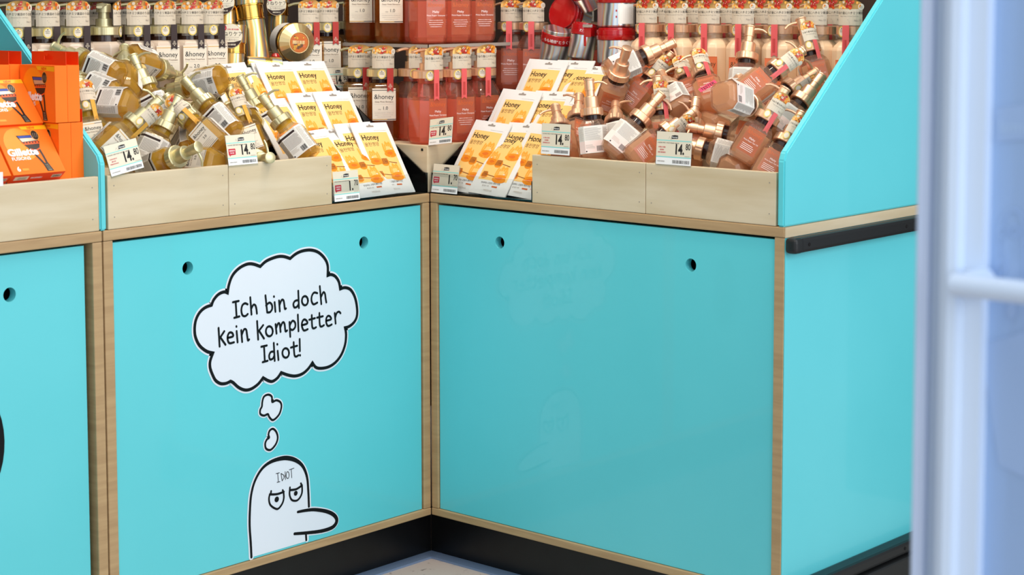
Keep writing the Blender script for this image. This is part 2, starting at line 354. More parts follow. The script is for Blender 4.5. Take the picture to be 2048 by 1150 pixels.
def bumper(z0, z1, x0, d, nm):
    b = MB().box((x0, -.8168-d, z0), (.75, -.8168, z1), 'black_rubber', .006).build(nm, t, True)
    b['label'] = 'black rubber bumper rail'
    MB().box((x0-.005, -.8172-d-.001, z0-.0005), (x0+.022, -.8168, z1+.0005), 'black_rubber', .009, 4).build('end_cap', b).location = -t.location+b.location*0
    for x in (.04, .36, .68):
        s = MB(); s.lathe([(.0032, 0), (.0032, .0008)], 'dark_hole', 12)
        o = s.build('screw', b); o.matrix_local = Matrix.Translation(Vector((x, -.8168-d, (z0+z1)/2))-t.location) @ Matrix.Rotation(R(90), 4, 'X')
bumper(-.0255, .0005, .003, .022, 'bumper_rail')
bumper(-.612, -.5895, -.0, .03, 'bumper_rail')
for z in (-.665, -.70): MB().box((.0, -.852, z), (.75, -.8165, z+.05 if z > -.7 else z+.034), 'black_rubber', .004).build('kick_rail', t, True)

# drawing on the left panel (vinyl): everything lies on the panel's face
DZ = .0004
def dec(mb): return Sheet(mb, lambda u, v, h: LF(u, v, DZ+h*1.5))
def P2(ox, oy, sc): return lambda pts: [(lambda q: (q.x, q.z))(at(ox+a/sc, oy+b/sc, 1, .004)) for a, b in pts]
B = P2(360, 480, 3.595); PXW = 1/(3.595*1010)
runs = [[(340, 380), (350, 320), (375, 255), (420, 205), (475, 175), (520, 172), (575, 190)], [(575, 190), (620, 150), (690, 122), (740, 118), (790, 133)],
 [(790, 133), (830, 100), (880, 78), (940, 72), (995, 90), (1040, 135), (1060, 185), (1060, 255)], [(1060, 255), (1085, 248), (1115, 262), (1140, 300), (1150, 352)],
 [(1150, 352), (1185, 342), (1225, 358), (1255, 410), (1270, 480), (1270, 545), (1250, 590), (1215, 620), (1185, 630)],
 [(1185, 630), (1192, 680), (1185, 750), (1160, 820), (1120, 875), (1070, 910), (1015, 922), (975, 915), (950, 882)], [(950, 882), (920, 925), (880, 960), (830, 977), (780, 972), (725, 953)],
 [(725, 953), (700, 990), (665, 1015), (635, 1012), (595, 990)], [(595, 990), (560, 1035), (510, 1070), (465, 1078), (420, 1060), (380, 1025), (360, 1015)],
 [(360, 1015), (330, 1030), (290, 1032), (255, 1010), (235, 975), (215, 920), (215, 870), (235, 812)], [(235, 812), (190, 800), (140, 760), (110, 700), (103, 640), (112, 575), (140, 520), (180, 485), (225, 468)],
 [(225, 468), (240, 430), (275, 390), (315, 373), (340, 380)]]
path = [p for r_ in runs for p in catmull(r_, 4)[:-1]]
mb = MB(); sh = dec(mb); Q = B(path)
sh.stroke(Q, 44*PXW, 'white_vinyl', 0, True).poly(Q, 'white_vinyl', .5).stroke(Q, 21*PXW, 'black_vinyl', 2, True)
def ell(cx, cy, rx, ry, n=16): return [(cx+rx*math.cos(2*math.pi*i/n), cy+ry*math.sin(2*math.pi*i/n)) for i in range(n+1)]
LET = [[(378, 447), (420, 438)], [(398, 442), (405, 555)], [(388, 559), (425, 549)], [(484, 462), (465, 455), (446, 470), (439, 505), (447, 540), (467, 547), (485, 532)],
 [(503, 412), (512, 535)], [(510, 495), (525, 466), (540, 470), (547, 495), (551, 528)],
 [(612, 398), (625, 520)], [(617, 470), (640, 450), (658, 465), (660, 495), (645, 518), (625, 520)], [(678, 447), (684, 515)], [(673, 405), (674, 408)], [(710, 435), (716, 512)], [(713, 470), (728, 432), (742, 434), (748, 465), (752, 494), (760, 492)],
 [(848, 365), (853, 488)], [(848, 432), (825, 438), (813, 460), (820, 484), (838, 480), (851, 460)], ell(896, 436, 22, 33), [(985, 382), (962, 378), (946, 402), (944, 438), (958, 462), (985, 450)], [(1003, 332), (1014, 460)], [(1012, 410), (1028, 376), (1040, 386), (1045, 420), (1050, 448)],
 [(275, 632), (283, 765)], [(316, 656), (284, 705)], [(288, 700), (325, 752)], [(342, 703), (379, 692), (373, 668), (353, 666), (341, 690), (342, 722), (355, 742), (386, 735)], [(405, 655), (412, 735)], [(403, 620), (404, 623)], [(438, 648), (445, 732)], [(441, 684), (458, 643), (474, 646), (480, 682), (486, 720), (495, 715)],
 [(552, 583), (560, 715)], [(596, 612), (561, 658)], [(566, 652), (602, 708)], ell(640, 656, 25, 36), [(685, 605), (692, 672)], [(688, 638), (703, 600), (715, 607), (721, 660)], [(718, 632), (735, 593), (749, 601), (756, 654), (768, 650)],
 [(785, 590), (791, 695)], [(787, 614), (806, 581), (825, 593), (826, 625), (808, 646), (790, 640)], [(845, 537), (850, 655)], [(876, 612), (912, 600), (908, 580), (890, 571), (876, 591), (875, 622), (889, 650), (916, 641)],
 [(945, 540), (948, 620), (959, 635), (976, 627)], [(927, 573), (968, 562)], [(1000, 525), (1003, 608), (1015, 622), (1033, 612)], [(983, 558), (1025, 548)], [(1050, 580), (1083, 570), (1079, 552), (1063, 545), (1050, 563), (1050, 596), (1063, 618), (1089, 607)], [(1110, 525), (1117, 600)], [(1113, 562), (1124, 526), (1140, 515), (1152, 526)],
 [(582, 767), (622, 758)], [(602, 762), (608, 872)], [(592, 878), (628, 868)], [(672, 740), (679, 868)], [(673, 802), (651, 805), (639, 830), (645, 858), (665, 852), (676, 830)], [(700, 797), (706, 862)], [(697, 748), (698, 751)], ell(758, 812, 24, 34), [(815, 735), (820, 820), (831, 838), (850, 828)], [(795, 773), (840, 760)], [(858, 712), (860, 798)], [(861, 827), (862, 830)]]
for l_ in LET:
    sm = catmull(l_, 4) if 2 < len(l_) < 15 else l_
    sh.stroke(B(sm), 15*PXW, 'black_vinyl', 2)
d = mb.build('thought_bubble_decal', panL, False); d.location = -cabL.location; d['label'] = 'white thought bubble with black hand lettering'
F = P2(430, 770, 3.027); FW = 1/(3.027*1010)
for blob in ([(285, 100), (295, 70), (320, 58), (342, 70), (345, 102), (370, 92), (395, 105), (400, 135), (385, 180), (350, 212), (328, 195), (318, 176), (295, 185), (273, 175), (272, 150), (282, 130)],
             [(322, 300), (330, 275), (350, 265), (370, 285), (378, 320), (365, 360), (335, 392), (308, 385), (302, 355), (312, 330), (326, 318)]):
    mb = MB(); sh = dec(mb); q = F(catmull(blob, 4, True))
    sh.stroke(q, 27*FW, 'white_vinyl', 0, True).poly(q, 'white_vinyl', .5).stroke(q, 12.5*FW, 'black_vinyl', 2, True)
    d = mb.build('bubble_decal', panL); d.location = -cabL.location; d['label'] = 'small white bubble with a black outline'
mb = MB(); sh = dec(mb)
body = catmull([(219, 1042), (215, 960), (208, 850), (210, 750), (218, 660), (240, 580), (280, 510), (330, 468), (390, 446), (440, 442), (490, 457), (530, 492), (555, 555), (563, 640), (567, 735)], 4)
nose = catmull([(500, 768), (540, 760), (600, 754), (670, 764), (715, 784), (735, 812), (728, 842), (700, 866), (640, 884), (560, 894), (480, 900)], 4)
fill = body+catmull([(600, 748), (670, 760), (715, 782), (735, 812), (728, 842), (700, 866), (640, 884), (560, 894)], 3)+[(556, 944), (222, 1042)]
sh.poly(F(fill), 'white_vinyl', .5).stroke(F(body), 34*FW, 'white_vinyl', 0).stroke(F(nose), 34*FW, 'white_vinyl', 0).stroke(F([(556, 900), (556, 938)]), 26*FW, 'white_vinyl', 0)
n_ = len(body)
for i in range(n_-1):
    w = 15+11*math.exp(-((i-n_*.62)/(n_*.14))**2); sh.stroke(F(body[i:i+2]), w*FW, 'black_vinyl', 2)
for i in range(len(nose)-1): sh.stroke(F(nose[i:i+2]), (15+9*abs(math.sin(i*math.pi/len(nose))))*FW, 'black_vinyl', 2)
sh.stroke(F([(549, 902), (551, 938)]), 14*FW, 'black_vinyl', 2)
for st, w in (([(332, 662), (375, 660), (415, 646)], 13), ([(338, 642), (336, 660)], 12), ([(408, 636), (413, 650)], 12), ([(330, 660), (325, 690), (333, 725), (362, 747), (383, 747), (406, 716), (415, 682), (413, 648)], 12),
              ([(452, 636), (490, 630), (524, 608)], 13), ([(452, 620), (451, 636)], 12), ([(518, 595), (524, 608)], 12), ([(451, 632), (450, 665), (463, 695), (490, 700), (511, 683), (525, 650), (525, 606)], 12)):
    sh.stroke(F(catmull(st, 4)), w*FW, 'black_vinyl', 2)
q = F([(372, 692), (487, 655)]); sh.disc(*q[0], 16*FW, 'black_vinyl', 2.4, n=20).disc(*q[1], 14*FW, 'black_vinyl', 2.4, n=20)
for st in ([(368, 536), (388, 531)], [(378, 534), (382, 586)], [(374, 589), (391, 584)], [(398, 535), (405, 580)], [(398, 535), (414, 545), (417, 560), (405, 580)], [(423, 524), (425, 572)], [(423, 545), (421, 553)], ell(438, 545, 9, 21), [(448, 513), (476, 503)], [(460, 509), (463, 561)]):
    sh.stroke(F(st), 4*FW, 'black_vinyl', 2)
d = mb.build('figure_decal', panL); d.location = -cabL.location; d['label'] = 'white cartoon head with a long nose drawn in black outline'
mb = MB(); s2 = Sheet(mb, lambda u, v, h: LF(u, v, DZ+h-.006)); s2.disc(*P2(0, 0, 1)([(-38, 893)])[0], .046, 'black_vinyl', 1, ry=.083, n=30)
d = mb.build('drawing_decal', panG); d.location = -cabG.location; d['label'] = 'edge of a black drawn shape'

# side panels standing on the counters
SIDE = [(0, .0178), (0, .128), (.006, .142), (.40, .472), (.66, .66), (.66, .0178)]
def chamf(mb, pts, n, th, mat):
    bm = bmesh.new(); vs = [bm.verts.new(p) for p in pts]; f = bm.faces.new(vs); r_ = bmesh.ops.extrude_face_region(bm, geom=[f])
    for v in [g for g in r_['geom'] if isinstance(g, bmesh.types.BMVert)]: v.co += Vector(n)*th
    bmesh.ops.bevel(bm, geom=bm.edges[:], offset=.0025, segments=2, affect='EDGES'); bm.verts.index_update()
    mb.add([v.co for v in bm.verts], [[v.index for v in f.verts] for f in bm.faces], mat); bm.free(); return mb
o = chamf(MB(), [(-.7725, y, z) for y, z in SIDE], (1, 0, 0), .0125, 'turquoise').build('side_panel'); tag(o, 'turquoise slanted side panel between the orange boxes and the gold bottles', 'side panel')
o = chamf(MB(), [(x, -.8145, z) for x, z in SIDE], (0, 1, 0), .0135, 'turquoise').build('side_panel'); tag(o, 'turquoise slanted side panel closing the right end above the bumper rail', 'side panel')

# ------------------------------------------------------------------ crates, risers, trays (left ones drawn for x<0; the right ones are turned by -90 degrees)
def L2W(p): return Vector(p)
def R2W(p): return Vector((p[1], p[0], p[2]))     # left (x, y) -> right (y, x)
def crate(x0, x1, label, right=False, deep=.30):
    g = R2W if right else L2W
    t = thing('wooden_crate', label, 'crate', g(((x0+x1)/2, .15, .018)))
    def bx(a, b, nm, m='plywood', bev=.0015):
        a, b = g(a), g(b); return MB().box(a, b, m, bev).build(nm, t, True)
    f = bx((x0+.0004, .001, .018), (x1-.0004, .011, .1075), 'front_board')
    for x in (x0+.013, x1-.013):
        for z in (.038, .09):
            s = MB().lathe([(.0011, 0), (.0011, .0004)], 'ink_grey', 8).build('nail', f)
            s.matrix_local = Matrix.Translation(g((x, .001, z))-t.location) @ Matrix.Rotation(R(-90 if right else 90), 4, 'Y' if right else 'X')
    bx((x0+.0005, .0115, .018), (x0+.009, deep, .10), 'side_board'); bx((x1-.009, .0115, .018), (x1-.0005, deep, .10), 'side_board')
    b = MB(); v = [g((x, y, z)) for x in (x0+.0095, x1-.0095) for y, z in ((.013, .028), (deep, .176), (deep, .168), (.013, .020))]
    b.add(v, [(0, 1, 2, 3), (7, 6, 5, 4), (0, 4, 5, 1), (1, 5, 6, 2), (2, 6, 7, 3), (3, 7, 4, 0)], 'plywood').build('sloping_floor', t, True)
    return t
crate(-.7565, -.5012, 'pale plywood crate of gold oil bottles beside the turquoise side panel')
crate(-.5010, -.2565, 'pale plywood crate of gold oil bottles beside the left sachet tray')
crate(-1.03, -.7735, 'pale plywood crate holding the orange razor boxes')
crate(-.5252, -.2616, 'pale plywood crate of rose bottles beside the right sachet tray', True)
crate(-.7976, -.5256, 'pale plywood crate of rose bottles beside the right end panel', True)
o = MB().box((.0005, .0065, .018), (.302, .60, .1095), 'plywood', .002).build('corner_plinth'); tag(o, 'pale plywood corner block under the pink shampoo bottles', 'riser')
MB().box((-.0003, .018, .0985), (.0003, .023, .1035), 'dark_hole').build('dowel_hole', o)
o = MB().box((-1.5, .302, .018), (-.0, .66, .200), 'plywood', .002).build('display_riser'); tag(o, 'plywood step under the back row on the left', 'riser')
o = MB().box((.304, -.798, .018), (.66, .004, .200), 'plywood', .002).build('display_riser'); tag(o, 'plywood step under the back row on the right', 'riser')
o = MB().box((-1.5, .352, .389), (-.33, .66, .410), 'shelf_grey', .002).build('upper_shelf'); tag(o, 'dark grey shelf board just above the cream bottles', 'shelf')
t = thing('glass_shelf', 'clear glass corner shelf carrying brown and pink shampoo bottles', 'shelf', (.07, .07, .302))
MB().box((.072, .072, .2965), (.55, .60, .3025), 'shelf_glass', .001).build('glass_panel', t, True)
MB().box((.0705, .0705, .2962), (.0719, .60, .3028), 'glass_edge').build('left_edge', t, True); MB().box((.0705, .0705, .2962), (.55, .0719, .3028), 'glass_edge').build('front_edge', t, True)
for x, y in ((.53, .10), (.10, .58), (.53, .58)): MB().lathe([(.006, .1095), (.006, .2965)], 'pale_gold', 14, (x, y)).build('support_post', t, True)

SA = R(57); SD = Vector((0, math.cos(SA), math.sin(SA)))
def tray(x0, x1, label, right=False):
    g = R2W if right else L2W
    t = thing('sachet_tray', label, 'display tray', g(((x0+x1)/2, .1, .018)))
    b = MB()
    for k in range(3):
        y, z = .006+.09*k, .019+.0575*k
        b.box(g((x0+.004, y, z)), g((x1-.004, y+.088, z+.003)), 'black_acrylic')
        b.extrude([g((x0+.004, y+.0862, z+.003)), g((x0+.004, y+.0880, z+.003)), g((x0+.004, y+.0900, z+.0575)), g((x0+.004, y+.0882, z+.0575))], g((x1-x0-.008, 0, 0)), 'black_acrylic')
    b.box(g((x0+.004, .27, .018)), g((x1-.004, .2735, .20)), 'black_acrylic'); b.build('stepped_base', t, True)
    for x in (x0+.0008, x1-.0038):
        MB().extrude([g((x, .005, .0185)), g((x, .005, .057)), g((x, .016, .059)), g((x, .274, .226)), g((x, .274, .0185))], g((.003, 0, 0)), 'black_acrylic').build('side_wall', t, True)
    l = MB().box(g((x0+.004, .002, .0185)), g((x1-.001, .0046, .058)), 'acrylic').build('front_lip', t, True); l['label'] = 'clear acrylic front lip'
tray(-.2555, -.0005, 'black stepped tray of honey sachets left of the corner')
tray(-.2605, -.0005, 'black stepped tray of honey sachets right of the corner', True)

# ------------------------------------------------------------------ honey sachets
def chunk(sh, u, v, s, l=2, fl=1):
    f = lambda pts: [(u+a*s*fl, v+b*s) for a, b in pts]
    sh.disc(u, v-.36*s, .56*s, 'honey_deep', l, ry=.24*s, n=18)
    sh.poly(catmull(f([(-.50, .05), (-.40, .50), (-.22, .36), (-.06, .66), (.10, .50), (.30, .62), (.46, .28), (.50, -.12), (.20, -.42), (-.20, -.46), (-.46, -.28)]), 3, True), 'honey_light', l+.5)
    sh.poly(catmull(f([(-.46, -.18), (-.05, -.02), (.48, -.08), (.40, -.32), (.10, -.48), (-.24, -.46)]), 3, True), 'honey_deep', l+1)
    sh.poly(catmull(f([(-.30, -.30), (.02, -.16), (.26, -.24), (.05, -.40)]), 3, True), 'honey_orange', l+1.5)
    for k in range(5): sh.stroke(f([(-.36+.18*k, .02), (-.30+.18*k, .40)]), .03*s, 'honey_yellow', l+1.2)
    sh.disc(u+.25*s*fl, v+.05*s, .06*s, 'paper', l+2, n=8)
def dipper(sh, u, v, s, fl=1):
    sh.disc(u, v, .55*s, 'honey_deep', 2, .45*s); sh.stroke([(u, v+.1*s), (u+1.6*s*fl, v-.12*s)], .1*s, 'wood_brown', 3)
    for k in range(6): sh.stroke([(u+(-.35+.13*k)*s*fl, v-.18*s), (u+(-.3+.13*k)*s*fl, v+.42*s)], .07*s, 'wood_brown', 3.5)
def make_sachet(bend):
    w, h = .097, .156
    def fm(u, v, hh):
        a = max(0, 1-(2*u/w)**2)*max(0, 1-((2*v-h)/h)**2)
        return Vector((u, -.0012-.0042*a-hh+bend*(v/h)**2.5*.03, v))
    o = thing('honey_sachet', 'x', 'sachet'); mb = MB(); sh = Sheet(mb, fm)
    sh.rect(-w/2, 0, w/2, h, 'foil_white', 0, 8, 10)
    bk = Sheet(mb, lambda u, v, hh: Vector((u, fm(u, v, 0).y+.0022+.0035*max(0, 1-(2*u/w)**2)*max(0, 1-((2*v-h)/h)**2), v))); bk.rect(-w/2, 0, w/2, h, 'foil_white', 0, 8, 10)
    for e_ in ([(-w/2, v*h/10) for v in range(11)], [(w/2, v*h/10) for v in range(11)], [(-w/2+w*i/8, 0) for i in range(9)], [(-w/2+w*i/8, h) for i in range(9)]):
        mb.add([sh.p(a, b, 0) for a, b in e_]+[bk.p(a, b, 0) for a, b in e_], [(i, i+1, len(e_)+i+1, len(e_)+i) for i in range(len(e_)-1)], 'foil_white')
    mb.build('pouch', o)
    mb = MB(); sh = Sheet(mb, fm); a0, a1, b0, b1 = -.037, .037, .030, .1335
    sh.rect(a0, b0, a1, b1, 'honey_yellow', 1, 8, 10)
    sh.text('Honey', a0+.003, .1165, .0168, 'ink', 2, 'l', sx=.96, bold=.016); sh.text('꿀찬영양', a0+.003, .103, .0098, 'ink_brown', 2, 'l')
    chunk(sh, .021, .0935, .029); chunk(sh, -.0225, .077, .026, fl=-1); chunk(sh, .016, .044, .030); dipper(sh, -.002, .066, .019); dipper(sh, -.025, .040, .017)
    sh.text('안심되는 고밀착 패이 시트', 0, .0225, .0046, 'ink', 2); sh.text('꿀 담은 시트', -.010, .0165, .0036, 'ink_grey', 2); sh.rect(.006, .0162, .020, .0192, 'copper_print', 2)
    sh.text('MISSHA', 0, .007, .0055, 'ink_soft', 2, sx=1.2)
    sh.rect(.004, .1372, .037, .1376, 'ink_grey', 2)
    sh.stroke([(-.008, .1475), (.008, .1475)], .0036, 'ink_grey', 2).disc(0, .1492, .003, 'ink_grey', 2)
    mb.build('print', o); return Stock(o)
sa, sb = make_sachet(0), make_sachet(.55)
def sachet(st, x, k, back, label, right=False, dx=0, rz=0, grp=None, lean=0):
    y, z = .012+.09*k+back*.0052, .0225+.0575*k+back*.0005
    mt = Matrix.Translation((x, y, z)) @ Matrix.Rotation(-(R(90)-SA+R(lean)), 4, 'X') @ Matrix.Rotation(R(rz), 4, 'Y')
    if right: mt = Matrix.Rotation(R(-90), 4, 'Z') @ Matrix.Translation((-x-x, 0, 0)) @ mt
    return st.put(mt, label, grp)
HL, HR = 'white honey sachet ', 'white honey sachet '
sachet(sb, -.153, 0, 1, HL+'behind the price card at the front of the left tray', rz=-3)
sachet(sa, -.078, 0, 0, HL+'nearest the corner at the front of the left tray', rz=2)
sachet(sb, -.135, 0, -.9, HL+'lying over its neighbour in the front row of the left tray', rz=-1, lean=2)
sachet(sb, -.205, 0, .4, HL+'at the front of the left tray, mostly hidden by the crate', rz=-4)
for st, x, b_, rz, q in ((sb, -.236, 0, -2, 'partly behind the gold pumps'), (sa, -.150, 1.4, 1, 'slipped behind its neighbours'), (sa, -.088, 0, 1, 'nearest the corner')):
    sachet(st, x, 1, b_, HL+'in the middle row of the left tray, '+q, rz=rz)
for st, x, b_, rz, q in ((sa, -.262, 1.4, -3, 'farthest from the corner'), (sb, -.225, .2, -2, 'overlapped on its right side'), (sa, -.153, 0, 0, 'under the big gold jar'), (sb, -.072, 0, 1, 'nearest the corner')):
    sachet(sa if q[0] == 'n' else st, x, 2, b_, HL+'in the back row of the left tray, '+q, rz=rz)
for st, x, b_, rz, q in ((sa, -.066, 1, 4, 'half covered beside the price card'), (sb, -.138, 0, 3, 'standing full in front'), (sa, -.208, 1.4, 4, 'beside the crate of rose bottles')):
    sachet(st, x, 0, b_, HR+'at the front of the right tray, '+q, True, rz=rz)
for st, x, b_, rz, q in ((sa, -.058, 1.5, 3, 'peeking out at left'), (sa, -.076, 0, 2, 'with its full front showing'), (sb, -.178, 0, 2, 'behind the rose pumps')):
    sachet(st, x, 1, b_, HR+'in the middle row of the right tray, '+q, True, rz=rz)
for st, x, b_, rz, q in ((sa, -.052, 1.6, 2, 'peeking out at its left edge'), (sa, -.070, 0, 1, 'under the red banded tub'), (sb, -.178, 0, 1, 'under the tall silver tubs')):
    sachet(st, x, 2, b_, HR+'in the right tray back row, '+q, True, rz=rz)
for st, x, k, b_, rt, q in ((sa, -.105, 0, 2.2, 0, 'second layer behind the front sachets of the left tray'), (sa, -.10, 1, 2.2, 0, 'second layer behind the middle sachets of the left tray'), (sa, -.155, 2, 2.2, 0, 'second layer behind the back sachets of the left tray'),
                         (sa, -.16, 0, 2.4, 1, 'second layer behind the front sachets of the right tray'), (sa, -.15, 1, 2.4, 1, 'second layer behind the middle sachets of the right tray'), (sa, -.13, 2, 2.4, 1, 'second layer behind the back sachets of the right tray')):
    sachet(st, x, k, b_, 'white honey sachet in the '+q, bool(rt))

# ------------------------------------------------------------------ big pump bottles
def honeytop(sh, w, v0, h, l=2):            # the honey picture on top of a hang tag
    for k in range(34):
        x = random.uniform(-.44, .44); yy = random.uniform(.04, .96)*math.sqrt(max(.05, 1-(x/.52)**2))
        c_ = ('honey_deep', 'honey_light', 'kraft', 'honey_yellow') if x < -.14 else ('jam_red', 'honey_red', 'jam_red', 'kraft') if x < .14 else ('honey_deep', 'honey_light', 'honey_deep', 'honey_red')
        sh.disc(x*w, v0+h*yy*.95, h*random.uniform(.10, .20), c_[k % 4], l+.04*k, n=7)
    sh.disc(.0, v0+h*.60, h*.26, 'jam_red', l+1.5, ry=h*.16, n=12); sh.rect(-.11*w, v0+.1*h, .12*w, v0+.38*h, 'jam_red', l+1.5); sh.stroke([(-.1*w, v0+.62*h), (.05*w, v0+.72*h)], h*.06, 'paper', l+1.7)
def clover(sh, u, v, r, m, l):
    for k in range(3): sh.stroke([(u+r*math.sin(R(120*k))+.6*r*math.cos(t*.79), v+r*math.cos(R(120*k))+.6*r*math.sin(t*.79)) for t in range(9)], r*.3, m, l)
    sh.disc(u, v-1.9*r, r*.45, m, l, n=8)
def big_bottle(kind):
    o = thing('pump_bottle', 'x', 'bottle')
    body = {'treat': 'cream_body', 'amber': 'amber_shell', 'pink': 'pink_shell', 'peach': 'peach_body'}[kind]
    gold = 'champagne_gold' if kind in ('treat', 'amber') else 'rose_gold'; w = .0325 if kind in ('treat', 'amber') else .0345
    slim = kind in ('pink', 'peach')
    b = MB(); b.octa([(w*.80, w*.80, 0), (w*.93, w*.93, .004), (w, w, .014)]+([(w, w, .0925), (w*.9, w*.9, .101), (w*.66, w*.66, .116), (w*.62, w*.62, .1185)] if kind == 'pink' else [(w, w, .101), (w*.92, w*.92, .108), (w*.68, w*.68, .117), (w*.62, w*.62, .1185)] if kind == 'peach' else [(w, w, .106), (w*.94, w*.94, .112), (w*.78, w*.78, .1165)]), body, .26, .0012).build('body', o)
    if kind in ('pink', 'amber'): q = w-.0028; top_ = .098 if kind == 'amber' else .086; MB().octa([(q*.80, q*.80, .003), (q*.93, q*.93, .006), (q, q, .014), (q, q, top_)], kind+'_clear', .26).build('liquid', o)
    MB().lathe([(.0185 if slim else .0235, .1166 if not slim else .1186), (.0185 if slim else .0235, .1278)], {'treat': 'dark_brown', 'amber': 'neck_dark', 'pink': 'pink_clear', 'peach': 'peach_body'}[kind], 24).build('neck', o)
    MB().lathe([(.028, .1280), (.0308, .1290), (.0308, .1425), (.028, .144)], gold, 48, ridge=.02, smooth=False).build('cap_ring', o)
    p = MB(); p.lathe([(.0155, .144), (.0150, .158), (.0105, .1585), (.0100, .170)], gold, 20); p.lathe([(.0135, .170), (.0135, .1835), (.012, .1855)], gold, 20)
    pu = p.build('pump', o)
    n = MB(); rs = []
    for k, x in enumerate((.004, -.012, -.026, -.036)):
        hw, hh, z = (.010, .009, .0075, .006)[k], (.0035, .0034, .003, .0025)[k], (.183, .1838, .1825, .1795)[k]
        rs.append([(x, hw*math.cos(R(45*j)), z+hh*math.sin(R(45*j))) for j in range(8)])
    n.loft(rs, gold, True).build('nozzle', pu)
    if kind in ('amber', 'pink'): MB().tube([(0, 0, .11), (.001, 0, .06), (.004, 0, .008)], .0032, 'sleeve', 8).build('dip_tube', o)
    mb = MB(); sh = Sheet(mb, plane((0, -w-.0003, 0), (1, 0, 0), (0, 0, 1)))
    if kind in ('treat', 'amber'):
        c = kind == 'treat'; q = .023
        sh.rect(-.0235, .019+q, .0235, .083+q, 'paper', 0); sh.rect(-.0235, .0788+q, .006, .0800+q, 'gold_print' if c else 'dark_brown', 1); sh.rect(.006, .0788+q, .0235, .0800+q, 'ribbon_dark', 1)
        sh.text('&honey', 0, .062+q, .0135, 'ink', 2, sx=.95); sh.text('Deep Moist Treatment' if c else 'Deep Moist Shampoo', 0, .0550+q, .0042, 'ink_brown', 2)
        sh.rect(-.020, .0515+q, .020, .0519+q, 'ink_soft', 1); sh.text('2.0' if c else '1.0', .003, .0405+q, .0095, 'ink', 2); sh.text('step', -.009, .0405+q, .0035, 'ink_grey', 2)
        sh.rect(-.020, .0375+q, .020, .0378+q, 'ink_soft', 1)
        for k, t_ in enumerate((.038, .036, .028)): sh.bars(-t_/2, t_/2, .0335-.004*k+q, .0350-.004*k+q, int(t_*900), 'ink_soft', 2)
        sh.rect(-.0235, .0205+q, .006, .0220+q, 'gold_print', 1); sh.rect(.006, .0205+q, .0235, .0220+q, 'dark_brown', 1)
    elif kind == 'pink':
        sh.rect(-.0210, .018, .0210, .0895, 'melon_band', 0); sh.rect(-.0210, .0882, .0210, .0890, 'copper_print', 1)
        sh.text('&honey', 0, .0745, .0125, 'copper_print', 2, sx=.95); sh.text('Melty', 0, .0625, .0068, 'white_print', 2); sh.text('Moist Repair Shampoo', 0, .0560, .0045, 'white_print', 2)
        for k, t_ in enumerate((.030, .034, .030, .026)): sh.bars(-t_/2, t_/2, .047-.0042*k, .0484-.0042*k, int(t_*800), 'white_print', 2)
    else:
        sh.rect(-.0225, .006, .0225, .084, 'melon_label', 0); sh.rect(-.0225, .0830, .0225, .0838, 'copper_print', 1)
        sh.text('&honey', 0, .066, .0135, 'ink_brown', 2, sx=.95); sh.text('Melty', 0, .055, .0060, 'ink_brown', 2); sh.text('Moist Repair Treatment', 0, .049, .0042, 'white_print', 2)
    mb.build('front_label', o)
    mb = MB(); sh = Sheet(mb, plane((0, -w-.0020, 0), (1, 0, 0), (0, 0, 1)))
    rc = {'treat': 'ribbon_dark', 'amber': 'ribbon_red', 'pink': 'ribbon_pink', 'peach': 'ribbon_pink'}[kind]; u = .0125 if kind in ('treat', 'amber') else -.004; vb = .099 if kind in ('treat', 'amber') else .086
    sh.poly([(u-.0062, .146), (u-.0062, vb), (u, vb+.004), (u+.0062, vb), (u+.0062, .146)], rc, 0)
    bk = Sheet(mb, plane((0, -w-.0014, 0), (-1, 0, 0), (0, 0, 1))); bk.poly([(-u+.0062, .146), (-u+.0062, vb), (-u, vb+.004), (-u-.0062, vb), (-u-.0062, .146)], rc, 0)
    if kind in ('treat', 'amber'): clover(sh, u, .111, .0024, 'kraft', 1)
    else: sh.bars(u-.003, u+.003, .094, .12, 3, 'jam_red', 1)
    mb.build('ribbon', o)
    mb = MB(); sh = Sheet(mb, cyl(.0312, 0)); a0, a1 = -.0245, .0245
    sh.rect(a0, .146, a1, .175, 'kraft', 0, 8, 1)
    top = [(a0, .175)]+[(a0*math.cos(R(t)), .175+.017*math.sin(R(t))**.6) for t in range(12, 180, 12)]+[(a1, .175)]
    sh.poly(top, 'honey_yellow', 0)
    honeytop(sh, .046, .1755, .0155, 1)
    jp = ('ハチミツ美容のうる髪', 'Moisturized Hair with Honey') if kind in ('treat', 'amber') else ('うねり髪にハチミツ美容', 'HONEY CREAM No.13') if kind == 'pink' else ('うねり髪にハチミツ美容', 'Deep Honey Care for Frizzy Hair')
    sh.text(jp[0], 0, .1660, .0056, 'ink', 2, sx=.86); sh.text(jp[1], 0, .1615, .0026, 'ink_grey', 2)
    sh.rect(a0+.002, .1590, a1-.002, .1593, 'ink_grey', 1); sh.text('No.1' if kind in ('treat', 'amber') else 'No.13', a1-.003, .1530, .005, 'ink_grey', 2, 'r'); sh.lines(a0+.002, .004, .150, .158, 3, 'ink_soft', 2)
    sh.disc(a1-.003, .179, .0058, 'paper', 3).text('Deep' if kind != 'peach' else 'Silky', a1-.003, .1793, .0024, 'ink', 4).text('Moist' if kind != 'peach' else 'Shine', a1-.003, .1765, .0024, 'ink', 4)
    tg = mb.build('hang_tag', o)
    mb = MB(); Sheet(mb, cyl(.0313, 0)).rect(a0, .124, a1, .1458, 'sleeve', 0, 8, 1)
    sh = Sheet(mb, cyl(.0318, 0)); su = -.004 if kind in ('treat', 'amber') else -.014
